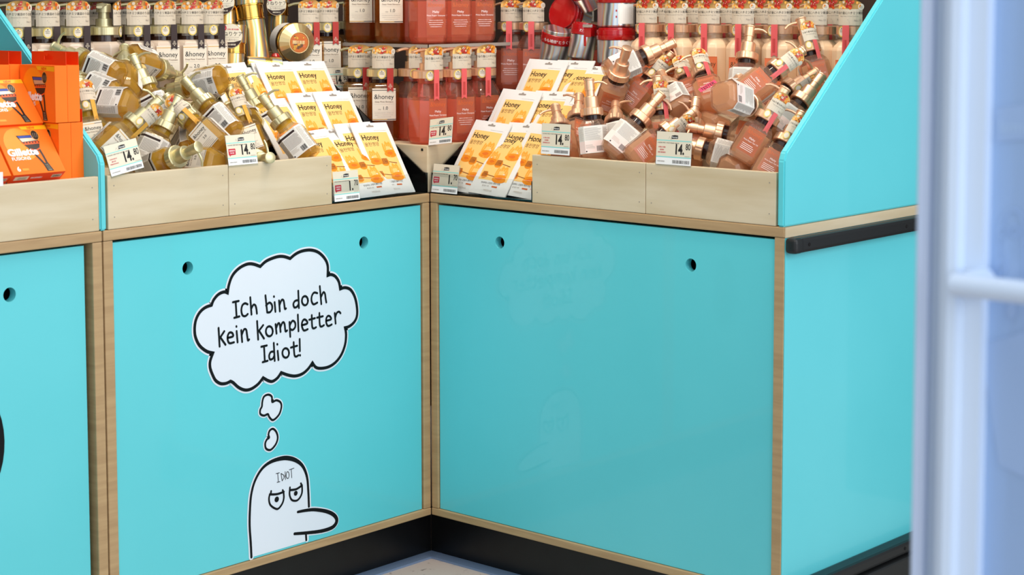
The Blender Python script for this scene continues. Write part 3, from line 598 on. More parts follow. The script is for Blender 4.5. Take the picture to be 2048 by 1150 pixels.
    sh.disc(su, .1345, .0085, 'sticker_yellow', 2, ry=.0098).disc(su, .1345, .0064, 'paper', 3, ry=.0076).text('HONEY', su, .1365, .0026, 'ink', 4).text('CREAM', su, .1335, .0026, 'ink', 4).rect(su-.001, .1395, su+.001, .141, 'ink', 4)
    mb.build('clear_sleeve', tg); return Stock(o)
m_ = clear('melon_band', (255, 220, 200), (236, 158, 124)); [x for x in m_.node_tree.nodes if x.type == 'MIX_SHADER'][2].inputs[0].default_value = .5
treat, amber, pink, peach = (big_bottle(k) for k in ('treat', 'amber', 'pink', 'peach'))
def col_at(px, y, z=.334): p = at(px, 60, 1, y); return p.x
zt = .2003
for i, px in enumerate((30, 88, 148, 208, 268, 322, 376, 418)):
    p = at(px, 60, 1, .335); j = random.uniform(-1, 1)
    treat.put(place(p.x, .335+.003*j, zt, -16+4*j+(58 if i == 3 else 0)), 'cream pump bottle with brown ribbon, %s from left in its front line' % ORD[i], 'cream treatment bottles')
for i, px in enumerate((62, 120, 182, 242, 300, 352)):
    p = at(px, 60, 1, .405); treat.put(place(p.x, .410, zt, -16), 'cream pump bottle in the second line, hidden behind the front line of cream bottles', 'cream treatment bottles of the second line')
for px, y, lb in ((650, .338, 'amber pump bottle with a red ribbon behind the big gold jar'), (612, .335, 'amber pump bottle behind the big gold jar, only its tag and pump seen'), (700, .415, 'amber pump bottle between the red ribbon bottle and the glass shelf')):
    p = at(px, 60, 1, y); amber.put(place(p.x, y, zt, -26), lb, 'amber shampoo bottles')
zc = .1098
for px, py, z, lb in ((764, 246, zc, 'amber pump bottle on the corner block, next to the pink bottles'), (716, 238, zc, 'amber pump bottle on the corner block, farthest from the pink bottles')):
    p = at(px, py, 2, z); x = .037; y = at(px, 141, 0, x).y
    amber.put(place(x, y, z, -38), lb, 'amber shampoo bottles')
for px, y, lb in ((780, .150, 'amber pump bottle on the glass shelf, nearest the pink bottles'), (720, .245, 'amber pump bottle on the glass shelf, farthest from the pink bottles')):
    x = .106; y = at(px, 60, 0, x).y; amber.put(place(x, y, .3028, -40), lb, 'amber shampoo bottles')
for (x, y), rz, lb in (((.040, .044), -10, 'pink pump bottle at the front edge of the corner block behind the price card'), ((.122, .044), -14, 'middle pink pump bottle of the three on the corner block'), ((.203, .050), -18, 'pink pump bottle on the corner block beside the right sachets'),
                        ((.165, .128), -14, 'pink pump bottle of the second line on the corner block, middle one'),
                        ((.086, .130), -14, 'pink pump bottle of the second line on the corner block, left one'), ((.245, .128), -14, 'pink pump bottle of the second line on the corner block, right one')):
    pink.put(place(x, y, zc, rz), lb, 'pink shampoo bottles')
for (x, y), lb in (((.110, .110), 'pink pump bottle at the corner of the glass shelf'), ((.182, .110), 'middle pink pump bottle of the three on the glass shelf'), ((.254, .110), 'pink pump bottle at the right end of the glass shelf'), ((.150, .186), 'pink pump bottle of the second line on the glass shelf, left one'), ((.226, .186), 'pink pump bottle of the second line on the glass shelf, right one')):
    pink.put(place(x, y, .3028, -18), lb, 'pink shampoo bottles')
for px, x, lb in ((1024, .345, 'pink pump bottle on the right step, nearest the corner'), (1068, .345, 'pink pump bottle on the right step beside the red tub')):
    p = at(px, 52, 0, x); pink.put(place(x, p.y, zt, -52), lb, 'pink shampoo bottles')
for i, px in enumerate((1302, 1360, 1426, 1494, 1566, 1638, 1708)):
    p = at(px, 56, 0, .337); peach.put(place(.337, p.y, zt, -76), 'peach pump bottle with orange label, %s from left in its front line' % ORD[i], 'peach treatment bottles')
for i, px in enumerate((1330, 1392, 1460, 1530, 1602, 1672)):
    p = at(px, 56, 0, .408); peach.put(place(.412, p.y, zt, -76), 'peach pump bottle hidden behind the front line on the right step', 'peach treatment bottles of the second line')
for x, y, z, lb in ((.112, .262, zc, 'amber pump bottle half hidden behind the two amber ones on the corner block'), (.112, .345, zc, 'amber pump bottle in the rear of the corner block, nearly hidden'), (.178, .30, .3028, 'amber pump bottle of the second line on the glass shelf')):
    amber.put(place(x, y, z, -38), lb, 'amber shampoo bottles')
for px, x, lb in ((1046, .425, 'pink pump bottle of the second line on the right step'), (1000, .425, 'pink pump bottle of the second line on the right step, nearest the corner')):
    p = at(px, 52, 0, x); pink.put(place(x, min(p.y, -.036), zt, -52), lb, 'pink shampoo bottles')
for s_ in (treat, amber, pink, peach): s_.done()

# ------------------------------------------------------------------ small oil bottles in the crates
def small_bottle(kind):
    o = thing('pump_bottle', 'x', 'bottle'); gold = 'champagne_gold' if kind == 'gold' else 'rose_gold'; cl = kind+'_clear'; w = .0265
    MB().octa([(w*.72, w*.72, 0), (w*.92, w*.92, .006), (w, w, .013), (w, w, .058), (w*.9, w*.9, .065), (w*.72, w*.72, .0715), (.0155, .0155, .0745)], kind+'_shell', .235, .0010).build('body', o)
    q = w-.0026; MB().octa([(q*.72, q*.72, .0032), (q*.92, q*.92, .0085), (q, q, .0145), (q, q, .0565)], cl, .235).build('liquid', o)
    MB().lathe([(.0165, .072), (.0165, .0815)], 'neck_dark' if kind == 'rose' else cl, 20).build('neck', o)
    MB().lathe([(.0195, .0817), (.0212, .0828), (.0212, .0945), (.0195, .0958)], gold, 48, ridge=.025, smooth=False).build('cap_ring', o)
    p = MB(); p.lathe([(.0136, .0958), (.0134, .1155), (.0120, .117)], gold, 20); p.lathe([(.0082, .117), (.0082, .1285)], gold, 16)
    p.lathe([(.0092, .1285), (.0092, .146), (.0101, .1472), (.0101, .149), (.009, .1497)], gold, 20); pu = p.build('pump', o)
    n = MB(); n.tube([(-.006, 0, .1425), (-.016, 0, .1432), (-.025, 0, .1415), (-.032, 0, .1365)], [.0026, .0024, .0022, .0020], gold, 9); n.build('nozzle', pu)
    MB().tube([(0, 0, .074), (.001, 0, .04), (.004, 0, .008)], .0024, 'sleeve', 8).build('dip_tube', o)
    mb = MB(); sh = Sheet(mb, plane((0, -w-.0003, 0), (1, 0, 0), (0, 0, 1)))
    if kind == 'gold':
        sh.rect(-.0165, .012, .0165, .0585, 'paper', 0); sh.rect(-.0165, .0545, .004, .0555, 'gold_print', 1); sh.rect(.004, .0545, .0165, .0555, 'ribbon_dark', 1)
        sh.text('&honey', 0, .044, .0095, 'ink', 2, sx=.95); sh.text('Deep Moist Hair Oil', 0, .0395, .0031, 'ink_brown', 2); sh.text('3.0', .002, .031, .0066, 'ink', 2); sh.lines(-.012, .012, .0165, .028, 4, 'ink_soft', 2); sh.rect(-.0165, .0135, .0165, .0143, 'ribbon_dark', 1)
    else:
        sh.rect(-.0165, .014, .0165, .058, 'melon_band', 0); sh.rect(-.0165, .0572, .0165, .058, 'copper_print', 1)
        sh.text('&honey', 0, .047, .0095, 'copper_print', 2, sx=.95); sh.text('Melty', 0, .0385, .005, 'white_print', 2); sh.text('Moist Repair Hair Oil', 0, .034, .0031, 'white_print', 2); sh.lines(-.012, .012, .019, .031, 4, 'white_print', 2, .2, .25)
    mb.build('front_label', o)
    cc = w*.235*1.6; aa = w-cc; hh = cc*1.4142
    def octmap(u, v, h, k=.7071):       # back face, its chamfers and the two sides
        g = 1 if u >= 0 else -1; t = abs(u); h += .0003
        if t <= aa: x, y = t, w+h
        elif t <= aa+hh: x, y = aa+(t-aa)*k+h*k, w-(t-aa)*k+h*k
        else: x, y = w+h, aa-(t-aa-hh)
        return Vector((-x*g, y, v))
    mb = MB(); sh = Sheet(mb, octmap); wm = 'paper_white'; U = aa+hh; X_ = U+.013
    for a_, b_ in ((-X_, -U), (-U, -aa), (-aa, aa), (aa, U), (U, X_)): sh.rect(a_, .012, b_, .0615, wm, 0)
    if kind == 'gold':
        for a_, b_ in ((-U+.001, -aa), (-aa, aa-.003)): sh.rect(a_, .0535, b_, .0575, 'ribbon_dark', 1)
        sh.lines(-aa+.001, aa-.001, .030, .052, 11, 'ink_grey', 2, .12, .36); sh.lines(-U+.001, -aa-.001, .018, .052, 16, 'ink_grey', 2, .2, .36)
    else:
        sh.lines(-aa+.001, aa-.001, .036, .059, 12, 'ink_grey', 2, .25, .26); sh.lines(-U+.001, -aa-.001, .036, .059, 12, 'ink_soft', 2, .3, .3)
        for a_, b_ in ((-U, -aa), (-aa, aa)): sh.rect(a_, .0135, b_, .034, 'paper_pink', 1)
    sh.lines(aa+.001, U-.001, .015, .059, 20, 'ink_grey', 2, .3, .35); sh.lines(U+.001, X_-.001, .016, .050, 12, 'ink_grey', 2, .3, .35)
    sh.lines(-aa+.001, .002, .0205, .0285, 4, 'ink_soft', 2); sh.bars(.004, aa-.001, .015, .0245, 16, 'ink', 2); sh.disc(-aa+.002, .0155, .0014, 'ink', 2)
    mb.build('back_label', o)
    mb = MB(); sh = Sheet(mb, cyl(.0222, 0, .35)); a0, a1 = -.0165, .0165
    sh.rect(a0, .100, a1, .122, 'kraft', 0, 8, 1); sh.poly([(a0, .122)]+[(a0*math.cos(R(t)), .122+.015*math.sin(R(t))**.6) for t in range(12, 180, 12)]+[(a1, .122)], 'honey_yellow', 0)
    honeytop(sh, .031, .1225, .0125, 1); sh.text('ハチミツ美容ヘアオイル' if kind == 'gold' else 'うねり髪なめらかに', 0, .1145, .0038, 'ink', 2, sx=.9); sh.text('Honey Beauty Hair Oil', 0, .1105, .0022, 'ink_grey', 2); sh.rect(a0+.001, .1090, a1-.001, .1093, 'ink_grey', 1); sh.text('No.13' if kind == 'rose' else 'No.1', a1-.002, .1035, .0042, 'ink_grey', 2, 'r')
    sh.disc(a1-.002, .124, .0045, 'paper', 3)
    tg = mb.build('hang_tag', o)
    mb = MB(); sh = Sheet(mb, cyl(.0223, 0, .35)); sh.rect(a0, .082, a1, .0998, 'sleeve', 0, 8, 1)
    sh.disc(-.010, .092, .0056, 'sticker_yellow', 2, ry=.007).disc(-.010, .092, .0042, 'paper', 3, ry=.0052)
    u = .003; sh.poly([(u-.0042, .100), (u-.0042, .062), (u, .065), (u+.0042, .062), (u+.0042, .100)], 'ribbon_gold' if kind == 'gold' else 'ribbon_pink', 4)
    mb.build('clear_sleeve', tg); return Stock(o)
gold, rose = small_bottle('gold'), small_bottle('rose')
# (bottom px, head px, tilt: + head towards us, roll: 0 front label / 180 back label to us, tag?, layer, label)
GOLD = [((222, 152), (120, 104), 0, 170, 0, 0, 'leaning against the orange boxes, big white back label up'),
 ((214, 188), (120, 150), 0, 200, 0, 0, 'under the topmost white labelled one beside the orange boxes'),
 ((262, 190), (262, 96), -1, -35, 0, -1, 'standing half buried behind the one with the raised pump'),
 ((322, 246), (264, 116), 0, 165, 1, 1, 'with its pump raised high, standing on top of the heap'),
 ((440, 160), (318, 186), 0, 165, 1, 1, 'lying flat with its pump pointing left and barcode up'),
 ((258, 118), (352, 150), -1, 30, 0, -1, 'lying at the top of the heap, pump pointing right'),
 ((246, 210), (140, 206), 0, 210, 0, 0, 'lying sideways with a blank white label, near the orange boxes'),
 ((196, 302), (166, 168), 0, 10, 1, 0, 'upright one squeezed against the turquoise side panel'),
 ((190, 300), (280, 216), 0, 15, 1, 1, 'leaning right behind the first price card, tag turned sideways'),
 ((458, 262), (378, 170), 0, 165, 0, 0, 'sliding right with its long back label up, behind the middle'),
 ((432, 292), (332, 196), 0, -12, 1, 1, 'leaning left with the front label reading 3.0, in the middle'),
 ((296, 336), (356, 214), 0, 165, 0, 1, 'upside label with a barcode, just right of the first price card'),
 ((312, 346), (434, 288), 1, 180, 0, 2, 'lying at the front board with its pump pointing right'),
 ((556, 294), (474, 148), 0, 175, 1, 0, 'long one leaning left behind the second price card, pump up'),
 ((618, 316), (524, 192), 0, 170, 0, 1, 'at the right end of the heap, white back label facing out'),
 ((510, 312), (458, 180), 0, 8, 1, 1, 'behind the second price card with nozzle pointing left'),
 ((500, 330), (580, 316), 1, 0, 0, 1, 'lying low between the second price card and the right end'),
 ((380, 316), (372, 220), -1, 120, 0, -1, 'dark one deep in the heap behind the barcode bottle'),
 ((436, 330), (360, 330), 0, 20, 0, 0, 'buried at the front board left of the second price card'),
 ((510, 250), (420, 200), -1, 200, 0, -1, 'buried behind the second price card')]
ROSE = [((1184, 318), (1170, 162), 0, 178, 0, 2, 'upright at the front left, white back label facing out'),
 ((1112, 322), (1090, 216), -1, 0, 0, 1, 'standing behind the left price card, only its pump showing'),
 ((1128, 300), (1134, 186), -1, 20, 0, 0, 'standing behind the front one at the left end'),
 ((1226, 306), (1228, 198), -1, 160, 0, 0, 'standing behind the front pair, short rounded pump'),
 ((1216, 220), (1256, 100), 1, 0, 0, 0, 'at the top left of the heap, pump tilted towards us'),
 ((1222, 146), (1340, 92), 0, 178, 0, -1, 'lying across the top left with a white label'),
 ((1238, 232), (1350, 96), 0, -10, 1, 1, 'long one leaning right at the top left, tag facing out'),
 ((1392, 214), (1352, 120), -1, 0, 1, 0, 'leaning left beside the one with the pink sticker'),
 ((1426, 218), (1388, 104), -1, 5, 1, 2, 'with a hot pink TESTER sticker'),
 ((1484, 192), (1498, 62), 0, 165, 0, 0, 'upright at the top middle, pump rising above the heap'),
 ((1640, 178), (1604, 48), 0, 10, 1, 0, 'upright at the top right beside the turquoise end panel'),
 ((1488, 192), (1596, 110), 0, -15, 1, 0, 'leaning right at the top right, yellow sticker showing'),
 ((1512, 224), (1622, 150), 0, 20, 1, 1, 'below the top right one, lying right with its tag up'),
 ((1482, 206), (1486, 162), -2, 180, 0, -1, 'seen from its faceted bottom in the middle of the heap'),
 ((1550, 262), (1634, 156), 0, 178, 0, 1, 'leaning right under the end panel with a pale back label'),
 ((1476, 330), (1566, 184), 0, -5, 1, 2, 'large in front at the right, pink ribbon and tag facing out'),
 ((1514, 356), (1584, 236), 0, -5, 1, 2, 'last one at the front right corner against the end panel'),
 ((1524, 288), (1384, 258), 0, 40, 0, 1, 'lying flat with a long pump pointing left'),
 ((1484, 318), (1352, 284), 0, 180, 0, 2, 'lying right of the right price card with a white label'),
 ((1258, 320), (1380, 226), 0, 5, 1, 2, 'leaning right at the front left of the right price card'),
 ((1222, 306), (1318, 194), 0, 178, 0, 1, 'leaning right behind the front one, white back label'),
 ((1330, 300), (1316, 160), 0, 0, 1, 1, 'standing in the middle with a grey gold pump'),
 ((1376, 330), (1394, 194), -1, 0, 0, 1, 'standing behind the right price card, nozzle turned aside'),
 ((1366, 224), (1322, 146), -1, 178, 0, 0, 'short one in the middle with a slanted white label'),
 ((1440, 262), (1360, 230), -1, 90, 0, -1, 'buried in the middle below the TESTER one'),
 ((1420, 190), (1520, 230), -1, 150, 0, -1, 'buried under the faceted bottom one'),
 ((1440, 340), (1540, 330), -1, 30, 0, -1, 'buried at the front board on the right')]
SPH = ((.024, .0265), (.048, .0265), (.088, .0205), (.110, .0140), (.140, .0105))
def heap(rows, right):
    Q = []; ax = 0 if right else 1
    nrm = Vector((-.53, 0, .848)) if right else Vector((0, -.53, .848))
    for b, h, tilt, roll, tg, lay, lb in rows:
        m_ = ((b[0]+h[0])/2, (b[1]+h[1])/2); d = ray(*m_)
        base = Vector((.013, 0, .045)) if right else Vector((0, .013, .045))
        t = ((base-CAM).dot(nrm)+.040+.014*lay)/d.dot(nrm); c = CAM+d*t; dn = d.normalized()
        dep = t; px = math.hypot(h[0]-b[0], h[1]-b[1])*dep/FPX
        ip = (cr*(h[0]-b[0])-cu_*(h[1]-b[1])).normalized()
        if tilt == -2: a = (dn*.93+ip*.3).normalized()
        else:
            co = min(.985, px/.1497); si = math.sqrt(1-co*co)*(1 if tilt > 0 else -1 if tilt < 0 else -.35); a = (ip*co-dn*si).normalized()
        Q.append([c, a, dn, lay])
    for it in range(160):
        for i in range(len(Q)):
            c, a, d, _l = Q[i]; on = CAM+d*((c-CAM).dot(d)); Q[i][0] = c = c+(on-c)*.12
            for s, r in SPH:
                p = c+a*(s-.075); base = Vector((.013, 0, .045)) if right else Vector((0, .013, .045))
                q = r-(p-base).dot(nrm)-.030
                if q > 0: Q[i][0] = Q[i][0]-d*min(q, .003)
                back = (p.x if right else p.y)+r-.30
                if back > 0: Q[i][0] = Q[i][0]-d*min(back, .003)
                fr = .0125+r-(p.x if right else p.y)
                if fr > 0: Q[i][0] = Q[i][0]+(Vector((min(fr, .004), 0, 0)) if right else Vector((0, min(fr, .004), 0)))
                lim = (-.785, -.270) if right else (-.742, -.262); v = p.y if right else p.x
                e = max(lim[0]+r-v, 0)-max(v+r-lim[1], 0) if p.z < .13 or v < -.6 else 0
                if e: Q[i][0] = Q[i][0]+(Vector((0, e, 0)) if right else Vector((e, 0, 0)))*.3
            for j in range(i):
                c2, a2, d2, _l = Q[j]
                if (c-c2).length > .155: continue
                push = 0; lat = Vector((0, 0, 0))
                for s, r in SPH:
                    for s2, r2 in SPH:
                        v = (c+a*(s-.075))-(c2+a2*(s2-.075)); o_ = r+r2-v.length
                        if o_ > 0 and o_ > push: push = o_; lat = v.normalized()
                if push > 0:
                    dd = (d+d2).normalized(); sg = 1 if (c-c2).dot(dd) > 0 else -1; k = min(push, .012)
                    Q[i][0] = Q[i][0]+dd*sg*k*.30+lat*k*.10; Q[j][0] = Q[j][0]-dd*sg*k*.30-lat*k*.10; c = Q[i][0]
    return Q
def fill(rows, stock, right, kind, grp):
    for (b, h, tilt, roll, tg, lay, lb), (c, a, d, _l) in zip(rows, heap(rows, right)):
        f = -d-a*(-d.dot(a))
        if f.length < .2: f = cu_-a*cu_.dot(a)
        f.normalize(); Y = -f; X = Y.cross(a); rot = Matrix((X, Y, a)).transposed().to_4x4() @ Matrix.Rotation(R(roll), 4, 'Z')
        o = stock.put(Matrix.Translation(c-a*.075) @ rot, kind+lb, grp, () if tg else ('hang_tag',))
        if lb.startswith('with a hot pink'):
            mb = MB(); Sheet(mb, plane((0, -.0272, .032), (.94, 0, .34), (-.34, 0, .94))).rect(-.018, -.005, .018, .005, 'tester_pink', 0).text('TESTER', 0, -.0034, .0088, 'ink', 2, bold=.02)
            mb.build('sticker', o)['label'] = 'hot pink TESTER sticker'
fill(GOLD, gold, False, 'small gold oil bottle ', 'gold oil bottles heaped in the left crates'); fill(ROSE, rose, True, 'small rose oil bottle ', 'rose oil bottles heaped in the right crates')
gold.done(); rose.done()

# ------------------------------------------------------------------ price cards
def price_card(label, px, py, depth, right, price, cents, red, rot=0, w=.064, h=.052, lean=14, axis=None):
    ax = 0 if right else 1; p = at(px, py, ax, depth)
    o = thing('price_card', label, 'price card', mat=Matrix.Translation(p) @ Matrix.Rotation(R(-90 if right else 0), 4, 'Z') @ Matrix.Rotation(R(-lean), 4, 'X') @ Matrix.Rotation(R(rot), 4, 'Y') , group='price cards on the crates and trays')
    MB().box((-w/2-.001, .0004, -.003), (w/2+.001, .0014, h+.001), 'acrylic').build('clear_holder', o)
    mb = MB(); sh = Sheet(mb, plane((0, 0, 0), (1, 0, 0), (0, 0, 1)))
    mb.box((-w/2, 0, 0), (w/2, .0004, h), 'tag_white')
    sh.rect(-w/2, h*.25, w/2, h, 'tag_cream', .6); sh.rect(-w/2, h*.72, w/2, h*.75, 'tag_teal', 1); sh.rect(-w/2, h*.22, w/2, h*.25, 'tag_teal', 1)
    sh.poly([(-.006, h*.79), (.008, h*.80), (.0082, h*.90), (.001, h*.91), (-.0055, h*.89)], 'ink', 1).text('Normal', .001, h*.82, .0044, 'tag_white', 2, sx=.85, bold=.01)
    sh.stroke([(-.012, h*.78), (-.010, h*.86), (-.008, h*.78), (-.004, h*.77)], .0004, 'ink_grey', 1)
    nm = '& HONEY DEEP MOIST HAIR OIL 100ML' if price == '14.' and not right else '& HONEY MELTY MOIST REPAIR HAIR OIL' if price == '14.' else 'MISSHA HONEY FACE SHEET MASK'
    sh.text(nm, -w/2+.003, h*.645, .0029, 'ink', 2, 'l', sx=.85)
    sh.text(price, w/2-.0150, h*.340, .0240, 'ink', 2, 'r', sx=.74, bold=.035); sh.text(cents, w/2-.0020, h*.480, .0150, 'ink', 2, 'r', sx=.70, bold=.015); sh.lines(w/2-.014, w/2-.003, h*.275, h*.295, 1, 'ink_grey', 2, 0, .5)
    if red == 'box':
        u = -w/2+.003; sh.poly([(u, h*.335), (u+.002, h*.335), (u+.002, h*.29), (u+.005, h*.335), (u+.0155, h*.345), (u+.016, h*.53), (u+.015, h*.55), (u+.001, h*.55), (u, h*.53)], 'ink_red', 1)
        sh.bars(u+.002, u+.0145, h*.46, h*.505, 10, 'tag_white', 2).bars(u+.0035, u+.013, h*.385, h*.43, 8, 'tag_white', 2)
    else:
        for k, q in enumerate((.015, .009, .017)): sh.bars(-w/2+.0125-q/2, -w/2+.0125+q/2, h*(.51-.08*k), h*(.55-.08*k), int(q*900), 'ink_red', 2)
    sh.bars(-.002, w/2-.003, h*.05, h*.15, 36, 'ink', 1); sh.bars(-w/2+.003, -w/2+.02, h*.08, h*.115, 16, 'ink_grey', 2)
    mb.build('card', o); return o
price_card('price card reading 14.80 at the left end of the gold bottle crates', 256, 344, .0005, False, '14.', '80', 'txt', -9, .068, .051, 12)
price_card('price card reading 14.80 at the joint of the two gold bottle crates', 487, 329, .0005, False, '14.', '80', 'box', 0, .066, .053, 10)
price_card('price card reading 1.70 on the left sachet tray', 695, 401, .0004, False, '1.', '70', 'box', 0, .064, .055, 6)
price_card('price card reading 14.80 on the corner block before the pink bottles', 880, 288, .0035, True, '14.', '80', 'box', -8, .060, .051, 14)
price_card('price card reading 1.70 on the right sachet tray', 888, 386, .0004, True, '1.', '70', 'box', 0, .068, .055, 8)
price_card('price card reading 14.80 at the left end of the rose bottle crates', 1110, 309, .0005, True, '14.', '80', 'txt', 0, .068, .056, 4)
price_card('price card reading 14.80 in the middle of the rose bottle crates', 1346, 330, .0005, True, '14.', '80', 'txt', 0, .075, .057, 4)
price_card('price card leaning behind the sachets beside the amber bottles', 680, 184, .283, False, '14.', '80', 'txt', 0, .054, .05, 10)

# ------------------------------------------------------------------ orange razor boxes
def razor_print(sh, w, h):
    sh.rect(-w/2, 0, w/2, h, 'carton_orange', 0); sh.disc(-w*.12, h*.62, w*.30, 'carton_amber', .4, ry=h*.34, n=24)
    sh.poly([(-.002, h-.001), (w/2, h-.001), (w/2, h-.009), (.002, h-.007)], 'carton_yellow', 1).text('NEW', .020, h-.0068, .0062, 'carton_deep', 2, bold=.03)
    X = .012
    sh.poly([(X-.026, h*.80), (X+.012, h*.80), (X+.011, h*.665), (X-.020, h*.65)], 'razor_black', 2); sh.poly([(X-.024, h*.79), (X+.011, h*.79), (X+.0105, h*.745), (X-.022, h*.745)], 'razor_blue', 2.5); sh.poly([(X-.022, h*.738), (X+.0105, h*.738), (X+.010, h*.68), (X-.019, h*.665)], 'razor_steel', 2.5)
    sh.poly([(X-.022, h*.65), (X+.013, h*.665), (X+.011, h*.61), (X-.016, h*.60)], 'razor_orange', 2.5)
    for k in range(6): sh.disc(X-.017+.0055*k, h*.64, .0016, 'razor_black', 3, n=8)
    sh.disc(X+.009, h*.79, .0072, 'honey_light', 3, ry=.0098, n=16).disc(X+.009, h*.79, .0064, 'razor_black', 3.4, ry=.009, n=16)
    for k in range(3): sh.stroke([(X+.005+.0035*k, h*.745), (X+.0065+.0035*k, h*.83)], .0008, 'razor_grey', 4)
    sh.poly([(X-.018, h*.60), (X+.011, h*.61), (X+.007, h*.50), (X+.002, h*.44), (X-.010, h*.45), (X-.013, h*.52)], 'razor_black', 2.6); sh.stroke(catmull([(X-.009, h*.50), (X-.001, h*.475), (X+.0075, h*.51)], 4), .0022, 'razor_orange', 3.2)
    sh.stroke(catmull([(X-.009, h*.46), (X-.0015, h*.30), (X+.004, h*.16)], 4), .0038, 'razor_black', 2.7); sh.stroke(catmull([(X+.006, h*.48), (X+.008, h*.32), (X+.009, h*.16)], 4), .0038, 'razor_black', 2.7)
    sh.poly([(X+.001, h*.20), (X+.011, h*.20), (X+.0155, h*.03), (X+.0035, h*.03)], 'razor_black', 2.8); sh.poly([(X+.004, h*.17), (X+.0095, h*.17), (X+.013, h*.045), (X+.0058, h*.045)], 'razor_grey', 3.1)
    for k in range(6): sh.stroke([(X+.0045+.0003*k, h*(.155-.018*k)), (X+.010+.0005*k, h*(.155-.018*k))], .0012, 'razor_black', 3.5)
    sh.text('Gillette', -w/2+.006, h*.385, .0185, 'tag_white', 4, 'l', sx=1.0, bold=.045); sh.text('FUSION5', -w/2+.009, h*.29, .0088, 'tag_white', 4, 'l', bold=.02)
    sh.text('6', -w/2+.010, h*.065, .0125, 'tag_white', 4, 'l', bold=.03); sh.rect(-w/2+.019, h*.07, -w/2+.031, h*.115, 'carton_amber', 4)
def razor_box():
    o = thing('razor_box', 'x', 'box'); w, h, d = .098, .0925, .0235
    MB().box((-w/2, 0, 0), (w/2, d, h), 'carton_orange', .0006).build('carton', o)
    mb = MB(); razor_print(Sheet(mb, plane((0, -.0003, 0), (1, 0, 0), (0, 0, 1))), w-.001, h-.0005); mb.build('front_print', o)
    mb = MB(); sh = Sheet(mb, plane((0, d, -.0003), (1, 0, 0), (0, -1, 0))); sh.rect(-w/2+.0005, .0005, w/2-.0005, d-.0005, 'carton_deep', 0)
    sh.rect(-w/2+.006, .008, -w/2+.032, .018, 'tag_cream', 1).lines(-w/2+.012, -w/2+.031, .0095, .0165, 4, 'ink_grey', 2).rect(w/2-.022, .009, w/2-.004, .017, 'tag_cream', 1).bars(w/2-.021, w/2-.005, .010, .016, 14, 'ink', 2).bars(-.012, .010, .0105, .0145, 12, 'tag_white', 2); mb.build('bottom_print', o)
    mb = MB(); x0, x1, z0, z1 = -w/2+.001, w/2-.001, h, h+.0215                       # hang flap with a punched slot
    lp = [[(x0, z0), (x1, z0), (x1, z1), (x0, z1)], [(-.012, z0+.008), (.012, z0+.008), (.012, z0+.0145), (.006, z0+.0145), (.003, z0+.018), (-.003, z0+.018), (-.006, z0+.0145), (-.012, z0+.0145)]]
    tr = tessellate_polygon([[Vector((a, b, 0)) for a, b in l] for l in lp]); fl = [p for l in lp for p in l]; n = len(fl)
    v = [(a, d-.0009, b) for a, b in fl]+[(a, d-.0002, b) for a, b in fl]; f = [tuple(t) for t in tr]+[tuple(k+n for k in t) for t in tr]; s = 0
    for l in lp: k = len(l); f += [(s+i, s+(i+1) % k, n+s+(i+1) % k, n+s+i) for i in range(k)]; s += k
    mb.add(v, f, 'carton_deep'); mb.build('hang_flap', o); return Stock(o)
rz = razor_box()
RG = 'orange razor boxes'
# uprights: printed face turned to -x, lower level z .10, upper level z .196; stacked along x
for k in range(2):
    rz.put(place(-.8200+.0240*k, .091, .102, -90), 'orange razor carton standing in the lower row, '+('printed face half hidden' if k == 0 else 'plain side out'), RG)
    rz.put(place(-.8250+.0240*k, .091, .1955, -90), 'orange razor carton standing in the upper row, '+('printed face showing' if k == 0 else 'plain side out'), RG)
for k in range(2):
    rz.put(place(-.866+.0240*k, .192, .1955, -90), 'orange razor carton in the upper row, '+('its picture cut by the frame' if k == 0 else 'behind the one cut by the frame'), RG)
def leaning(x, y, z, a, lb, ry=0): rz.put(Matrix.Translation((x, y, z)) @ Matrix.Rotation(R(-(90-a)), 4, 'X') @ Matrix.Rotation(R(ry), 4, 'Y'), lb, RG, ('hang_flap',))
leaning(-.8705, .022, .1185, 52, 'orange razor carton leaning in front, whole name and picture showing')
leaning(-.8750, .075, .1945, 49, 'orange razor carton leaning in the second row above the whole one')
leaning(-.9725, .022, .1185, 52, 'orange razor carton leaning at the left edge beside the front one')
leaning(-.9770, .075, .1945, 49, 'orange razor carton leaning in the second row at the left edge')
MB_ = MB(); MB_.box((-1.02, .012, .1), (-.7745, .30, .1012), 'plywood').build('crate_insert')
tag(bpy.data.objects['crate_insert'], 'plywood insert carrying the orange razor boxes', 'crate insert')
o = thing('price_card', 'blank looking white card corner before the orange boxes at the left edge', 'price card', at(-16, 374, 1, .0005)); MB().box((-.022, -.0002, 0), (.020, .0006, .022), 'tag_white', .0002).build('card', o)

